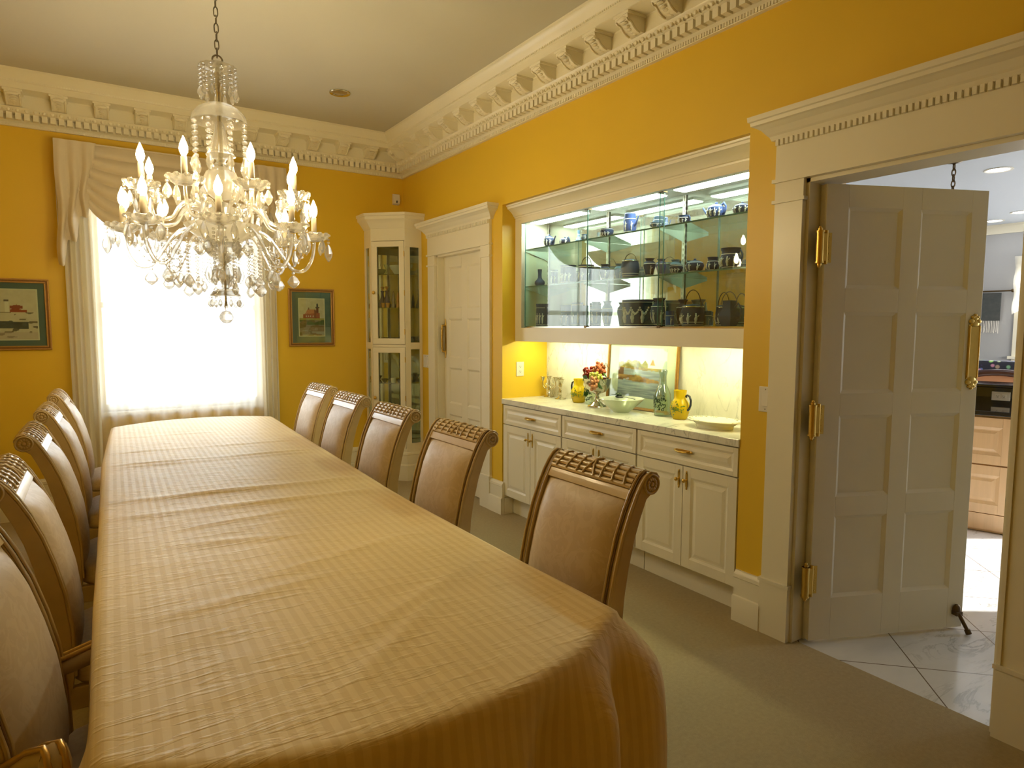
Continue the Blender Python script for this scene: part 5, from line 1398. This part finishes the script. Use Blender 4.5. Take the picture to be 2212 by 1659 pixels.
def light2(u,v):
    n_ = vn(u*10,v*10)*.6+vn(u*28,v*28)*.4
    c = lerp((.62,.54,.40),(.74,.66,.50),n_)
    if .60 < u < .85 and .55 < v < .55+.10*(1-abs((u-.68)/.09)*.5 if u<.78 else .45): c = lerp((.28,.03,.015),(.40,.07,.03),n_)
    if .60 < u < .79 and .62 < v < .70-.25*abs(u-.695): c = (.30,.05,.03)
    if .52 < u < .58 and .55 < v < .76: c = (.80,.74,.60)
    if .515 < u < .585 and .76 < v < .80: c = (.14,.10,.09)
    if v < .55 and vn(u*9,v*20) > .74: c = (.16,.13,.10)
    if .27-.05*u-.02 < v < .36-.03*u+.04*n_ and u < .86: c = lerp((.02,.025,.025),(.10,.11,.11),n_)
    if v < .15: c = lerp(c,(.55,.42,.36),.5)
    return c
def picture(name, label, x0, x1, z0, z1, art, ax0, ax1, az0, az1):
    t_ = thing(name, label, 'picture', ((x0+x1)/2, D, (z0+z1)/2)); w2, h2 = (x1-x0)/2, (z1-z0)/2
    b = MB(); b.frame(-w2,w2,-h2,h2,.012,-.026,0); b.frame(-w2+.022,w2-.022,-h2+.022,h2-.022,.010,-.020,0); fo = b.build('frame', M['gold'], t_, bev=.003)
    b = MB(); b.frame(-w2+.012,w2-.012,-h2+.012,h2-.012,.010,-.018,0); b.build('inner_moulding', M['gilt'], fo)
    MB().box(-w2+.03,w2-.03,-.010,0,-h2+.03,h2-.03).build('picture_mat', M['mat_teal'], t_)
    cx, cz_ = (x0+x1)/2, (z0+z1)/2
    MB().box(ax0-cx-.008,ax1-cx+.008,-.0112,-.009,az0-cz_-.008,az1-cz_+.008).build('mat_bevel', M['mat_cream'], t_)
    painted('artwork', art, ax0-cx, ax1-cx, az0-cz_, az1-cz_, -.0120, 84, 84, t_)
    MB().box(-w2+.03,w2-.03,-.0150,-.0135,-h2+.03,h2-.03).build('glazing', M['pane'], t_)
picture('framed_picture','teal-matted red lighthouse watercolour in a gold frame, right of the window',1.587,2.016,1.318,1.857,light1,1.685,1.918,1.417,1.762)
picture('framed_picture','teal-matted snowy shore watercolour in a gold frame, left of the window',-.80,-.221,1.318,1.860,light2,-.715,-.305,1.40,1.775)

# ------------------------------------------------------------------ kitchen beyond the open door
KW = M['kwall']
kx0, kx1, kz0, kz1 = 2.28, 3.06, 1.18, 2.25
b = MB()
for y0,y1,z0,z1 in ((-.2,kx0,0,2.7),(kx1,6.0,0,2.7),(kx0,kx1,0,kz0),(kx0,kx1,kz1,2.7)): b.box(9.0,9.1,y0,y1,z0,z1)
struct(b.build('wall_kitchen_end', KW))
b = MB(); nx0, nx1 = 5.2, 6.3  # out-of-view opening added in this wall to bring more daylight into the kitchen
for x0,x1,z0,z1 in ((W+.15,nx0,0,2.7),(nx1,9.6,0,2.7),(nx0,nx1,0,.9),(nx0,nx1,2.2,2.7)): b.box(x0,x1,5.9,6.0,z0,z1)
struct(b.build('wall_kitchen_side', KW))
ky = -.1; b = MB()                                     # sunny side wall with a wide window
sx0, sx1, sz0, sz1 = 6.1, 8.4, .75, 2.25
for x0,x1,z0,z1 in ((W+.15,sx0,0,2.7),(sx1,9.6,0,2.7),(sx0,sx1,0,sz0),(sx0,sx1,sz1,2.7)): b.box(x0,x1,ky-.1,ky,z0,z1)
struct(b.build('wall_kitchen_sunny', KW))
b = MB(); b.frame(sx0,sx1,sz0,sz1,.06,ky-.07,ky-.02); struct(b.build('window_2', M['white']))
b = MB(fr((9.0,kx1,0),RW)); w_ = kx1-kx0
b.frame(-.07,w_+.07,kz0-.07,kz1+.07,.07,-.02,.01); b.box(-.10,w_+.10,-.05,.02,kz0-.035,kz0); b.box(-.07,w_+.07,-.015,.01,kz0-.12,kz0-.035)
b.frame(0,w_,kz0,kz1,.04,.02,.06); b.box(0,w_,.03,.05,(kz0+kz1)/2-.02,(kz0+kz1)/2+.02); struct(b.build('window_3', M['white'], bev=.003))
b = MB(); KC = [(0,2.60),(.012,2.60),(.02,2.62),(.06,2.665),(.075,2.675),(.08,2.70),(0,2.70)]
run_profile(b, KC, 'y', 9.0, -1, -.1, 5.9); struct(b.build('trim_7', M['white'], smooth=30))
rb = thing('roman_shade', 'white gathered shade at the top of the kitchen window', 'window shade', (8.95,2.67,1.66), RW)
MB().grid(lambda u,v: (-.46+.92*u, -.03-.02*sin(v*14)-.02*sin(u*22)*(1-v), .06*sin(u*pi*3)*(1-v)+.66*v), 40, 24).build('shade_fabric', M['sheer'], rb, smooth=180, recalc=False)
# peninsula with raised back, turned a touch
pa = math.atan2(-1,.245)                              # along the front, viewer's left to right
kp = thing('kitchen_peninsula', 'maple kitchen base cabinet with black granite top seen through the open door', 'kitchen cabinet', (5.43,2.27,0), pa)
b = MB(); b.box(-.4,.50,.02,.60,0,.862); b.build('carcass', M['maple'], kp)
dr = panel_slab(MB(fr((-.16,0,.505))), .575, .345, .02, [(.075,.50)], [(.07,.275)], rec=.008, mould=.02); dr.build('drawer', M['maple'], kp, bev=.002)
dr = panel_slab(MB(fr((-.16,0,.14))), .575, .355, .02, [(.075,.50)], [(.07,.285)], rec=.008, mould=.02); dr.build('drawer', M['maple'], kp, bev=.002)
MB().box(-.16,.42,.002,.02,.015,.135).build('base_rail', M['maple'], kp, bev=.002)
MB().box(-.42,.52,-.025,.62,.866,.900).build('worktop', M['granite'], kp, bev=.004)
MB().box(-.42,.52,.60,.64,.90,1.03).build('upstand', M['granite'], kp)
MB().box(-.45,.55,.56,.92,1.03,1.055).build('bar_top', M['granite'], kp, bev=.005)
FP = fr((5.43,2.27,0),pa)
p = FP @ Vector((.255,.598,.962)); outlet('wall_outlet', tuple(p), pa, 'horizontal white outlet on the black granite upstand in the kitchen', True)
# bar chair with oval wooden back, seat cushion bag
bc = thing('bar_chair', 'dark wood chair with arched back and tan leather panel behind the granite bar', 'chair', (6.95,2.50,-.0), pa)
b = MB(); b.tube([(.34*cos(a),.0,.945+.155*sin(a)) for a in [pi*i/20 for i in range(21)]],.032,10); b.tube([(-.34,0,.945),(0,-.01,.93),(.34,0,.945)],.03,10); b.build('back_frame', M['darkwood'], bc, smooth=60)
b = MB(); b.poly([(.31*cos(pi*i/20),.945+.13*sin(pi*i/20)) for i in range(21)],'y',-.008,.012); b.build('back_panel', M['tan'], bc)
MB().box(-.25,.25,-.02,.45,.62,.70).build('seat', M['tan'], bc, bev=.02)
for s in (-1,1):
    MB().cyl((s*.30,.0,.98),(s*.24,.02,0),.022,10).build('leg', M['darkwood'], bc, smooth=60); MB().cyl((s*.22,.42,.64),(s*.23,.44,0),.02,10).build('leg', M['darkwood'], bc, smooth=60)
tm = mat('floral_tapestry_cloth', (.02,.02,.03), .8, var=0); N, L, b_ = nodes(tm)
tc = [n for n in N if n.type == 'TEX_COORD'][0]
vo = N.new('ShaderNodeTexVoronoi'); vo.inputs['Scale'].default_value = 16; L.new(tc.outputs['Object'], vo.inputs['Vector'])
cr = N.new('ShaderNodeValToRGB'); cr.color_ramp.elements[0].position = .25; cr.color_ramp.elements[0].color = (.9,.9,.9,1); cr.color_ramp.elements[1].position = .42; cr.color_ramp.elements[1].color = (0,0,0,1)
L.new(vo.outputs['Distance'], cr.inputs[0])
hs = N.new('ShaderNodeHueSaturation'); hs.inputs['Saturation'].default_value = .8; hs.inputs['Value'].default_value = .5; L.new(vo.outputs['Color'], hs.inputs['Color'])
mx = N.new('ShaderNodeMix'); mx.data_type = 'RGBA'; mx.inputs[6].default_value = (.012,.012,.02,1); L.new(cr.outputs[0], mx.inputs[0]); L.new(hs.outputs[0], mx.inputs[7]); L.new(mx.outputs[2], b_.inputs['Base Color'])
ss = thing('settee', 'black floral settee back against the far kitchen wall', 'settee', (8.55,3.35,0), RW)
MB().box(-.55,.62,-.10,.12,.35,1.14).build('backrest', tm, ss, bev=.05, seg=3); MB().box(-.55,.62,-.60,-.08,.25,.46).build('seat', tm, ss, bev=.04, seg=3)
for x in (-.48,.55):
    for y in (-.54,.06): MB().cyl((x,y,0),(x,y,.26),.025,10).build('leg', M['darkwood'], ss, smooth=60)
tp = thing('wall_tapestry', 'small dark tapestry with white fringe hanging from a rod on the kitchen wall', 'tapestry', (8.985,3.40,1.58), RW)
gw = mat('woven_dark_tapestry', (.10,.10,.09), .9, var=.5, vscale=22, col2=(.035,.045,.045))
MB().box(-.30,.135,-.012,-.004,.01,.335).build('cloth', gw, tp)
b = MB()
for i in range(26): x = -.29+.41*i/25; b.cyl((x,-.008,.01),(x+.004*sin(i*2.1),-.009,-.13-.012*sin(i*3.3)),.0028,5)
b.build('fringe', M['plate'], tp)
MB().cyl((-.36,-.02,.355),(.245,-.02,.355),.009,10).build('rod', M['bronze'], tp, smooth=60); MB().sph((.25,-.02,.355),.02,10,8).build('rod_finial', M['bronze'], tp, smooth=60)
tcab = thing('tall_maple_cabinet', 'maple wall cabinet glimpsed above the open kitchen door', 'kitchen cabinet', (3.35,2.52,0))
panel_slab(MB(Matrix.Rotation(pi/2,4,'Z') @ Matrix.Translation((.0,-1.0,0))), .5, 2.64, .02, [(.06,.44)], [(.2,1.2),(1.3,2.5)]).build('end_panel', M['maple'], tcab)
MB().box(0,.98,0,.5,0,2.66).build('carcass', M['maple'], tcab)
pc = thing('pendant_chain', 'dark hanging light chain in the kitchen above the open door', 'pendant light', (5.25,2.25,2.02))
b = MB(); z = 2.69-2.02; k = 0
while z > .03:
    c_, s_ = (1,0) if k%2 else (0,1)
    b.tube([(.012*cos(2*pi*i/12)*c_,.012*cos(2*pi*i/12)*s_,z+.026*sin(2*pi*i/12)) for i in range(12)],.0045,6,closed=True); z -= .04; k += 1
b.build('chain', M['bronze'], pc, smooth=60)
MB().lathe([(0,.68),(.06,.68),(.05,.66),(.01,.65),(0,.65)],20).build('ceiling_cap', M['bronze'], pc, smooth=50)
MB().lathe([(.012,.03),(.03,.02),(.12,-.06),(.16,-.16),(.155,-.16),(.11,-.06),(.02,.01),(0,.01)],28).build('lamp_shade', M['thinglass'], pc, smooth=50)
for loc,l_ in (((5.85,2.20,2.70),'lit kitchen downlight nearest the dining room, beside the hanging chain'),((8.57,3.23,2.70),'lit kitchen downlight just above the tapestry wall'),((8.15,2.84,2.70),'lit kitchen downlight cut by the right edge of the picture')):
    can('ceiling_light', loc, l_, None, .075, M['kcan'])

# ------------------------------------------------------------------ light and camera
wd = bpy.data.worlds.new('World'); SC.world = wd; wd.use_nodes = True
N = wd.node_tree.nodes; L = wd.node_tree.links; bg = N['Background']
sky = N.new('ShaderNodeTexSky'); sky.sky_type = 'NISHITA'; sky.sun_disc = False; sky.sun_elevation = R(42); sky.sun_rotation = R(180); sky.air_density = 1.2; sky.dust_density = 4
mx = N.new('ShaderNodeMix'); mx.data_type = 'RGBA'; mx.inputs[0].default_value = .85; mx.inputs[7].default_value = (.93,.96,1,1)
L.new(sky.outputs[0], mx.inputs[6]); L.new(mx.outputs[2], bg.inputs['Color']); bg.inputs['Strength'].default_value = 9.0
def portal(loc, rot, sx, sy):
    l = bpy.data.lights.new('window_portal','AREA'); l.shape = 'RECTANGLE'; l.size = sx; l.size_y = sy; l.cycles.is_portal = True
    o_ = bpy.data.objects.new('window_portal', l); COL.objects.link(o_); o_.location = loc; o_.rotation_euler = rot
portal(((WX0+WX1)/2, D+.13, (WZ0+WZ1)/2), (-pi/2,0,0), WX1-WX0, WZ1-WZ0)
portal(((sx0+sx1)/2, ky-.08, (sz0+sz1)/2), (pi/2,0,0), sx1-sx0, sz1-sz0)
portal(((nx0+nx1)/2, 5.97, 1.55), (-pi/2,0,0), nx1-nx0, 1.3)  # guides sky light through the added side wall opening
portal((9.05, (kx0+kx1)/2, (kz0+kz1)/2), (pi/2,0,pi/2), kx1-kx0, kz1-kz0)
l = bpy.data.lights.new('sun','SUN'); l.energy = 20; l.angle = R(.8); l.color = (1,.985,.97)
o = bpy.data.objects.new('sun', l); COL.objects.link(o)
dv = Vector((-.82,.57,-.50)).normalized(); o.rotation_euler = dv.to_track_quat('-Z','Y').to_euler()
cam = bpy.data.cameras.new('camera'); co = bpy.data.objects.new('camera', cam); COL.objects.link(co)
cam.sensor_width = 36; cam.lens = 36*1402.15/2212; cam.clip_start = .05
yaw, pit, rol = .580128, -.0871392, .00220438
fwv = Vector((sin(yaw)*cos(pit), cos(yaw)*cos(pit), sin(pit))); rt = Vector((cos(yaw),-sin(yaw),0)); up = rt.cross(fwv)
r2 = rt*cos(rol)+up*sin(rol); u2 = -rt*sin(rol)+up*cos(rol)
mw = Matrix((( r2.x,u2.x,-fwv.x,0),(r2.y,u2.y,-fwv.y,0),(r2.z,u2.z,-fwv.z,1.5),(0,0,0,1)))
co.matrix_world = mw
SC.camera = co
vs_ = SC.view_settings; vs_.view_transform = 'Standard'; vs_.look = 'None'; vs_.exposure = 0.0; vs_.gamma = 1.0; vs_.use_curve_mapping = False
cy = SC.cycles
cy.max_bounces = 12; cy.diffuse_bounces = 5; cy.glossy_bounces = 5; cy.transmission_bounces = 10; cy.transparent_max_bounces = 24
cy.caustics_reflective = False; cy.caustics_refractive = False; cy.sample_clamp_indirect = 6; cy.blur_glossy = .3
cy.use_denoising = True
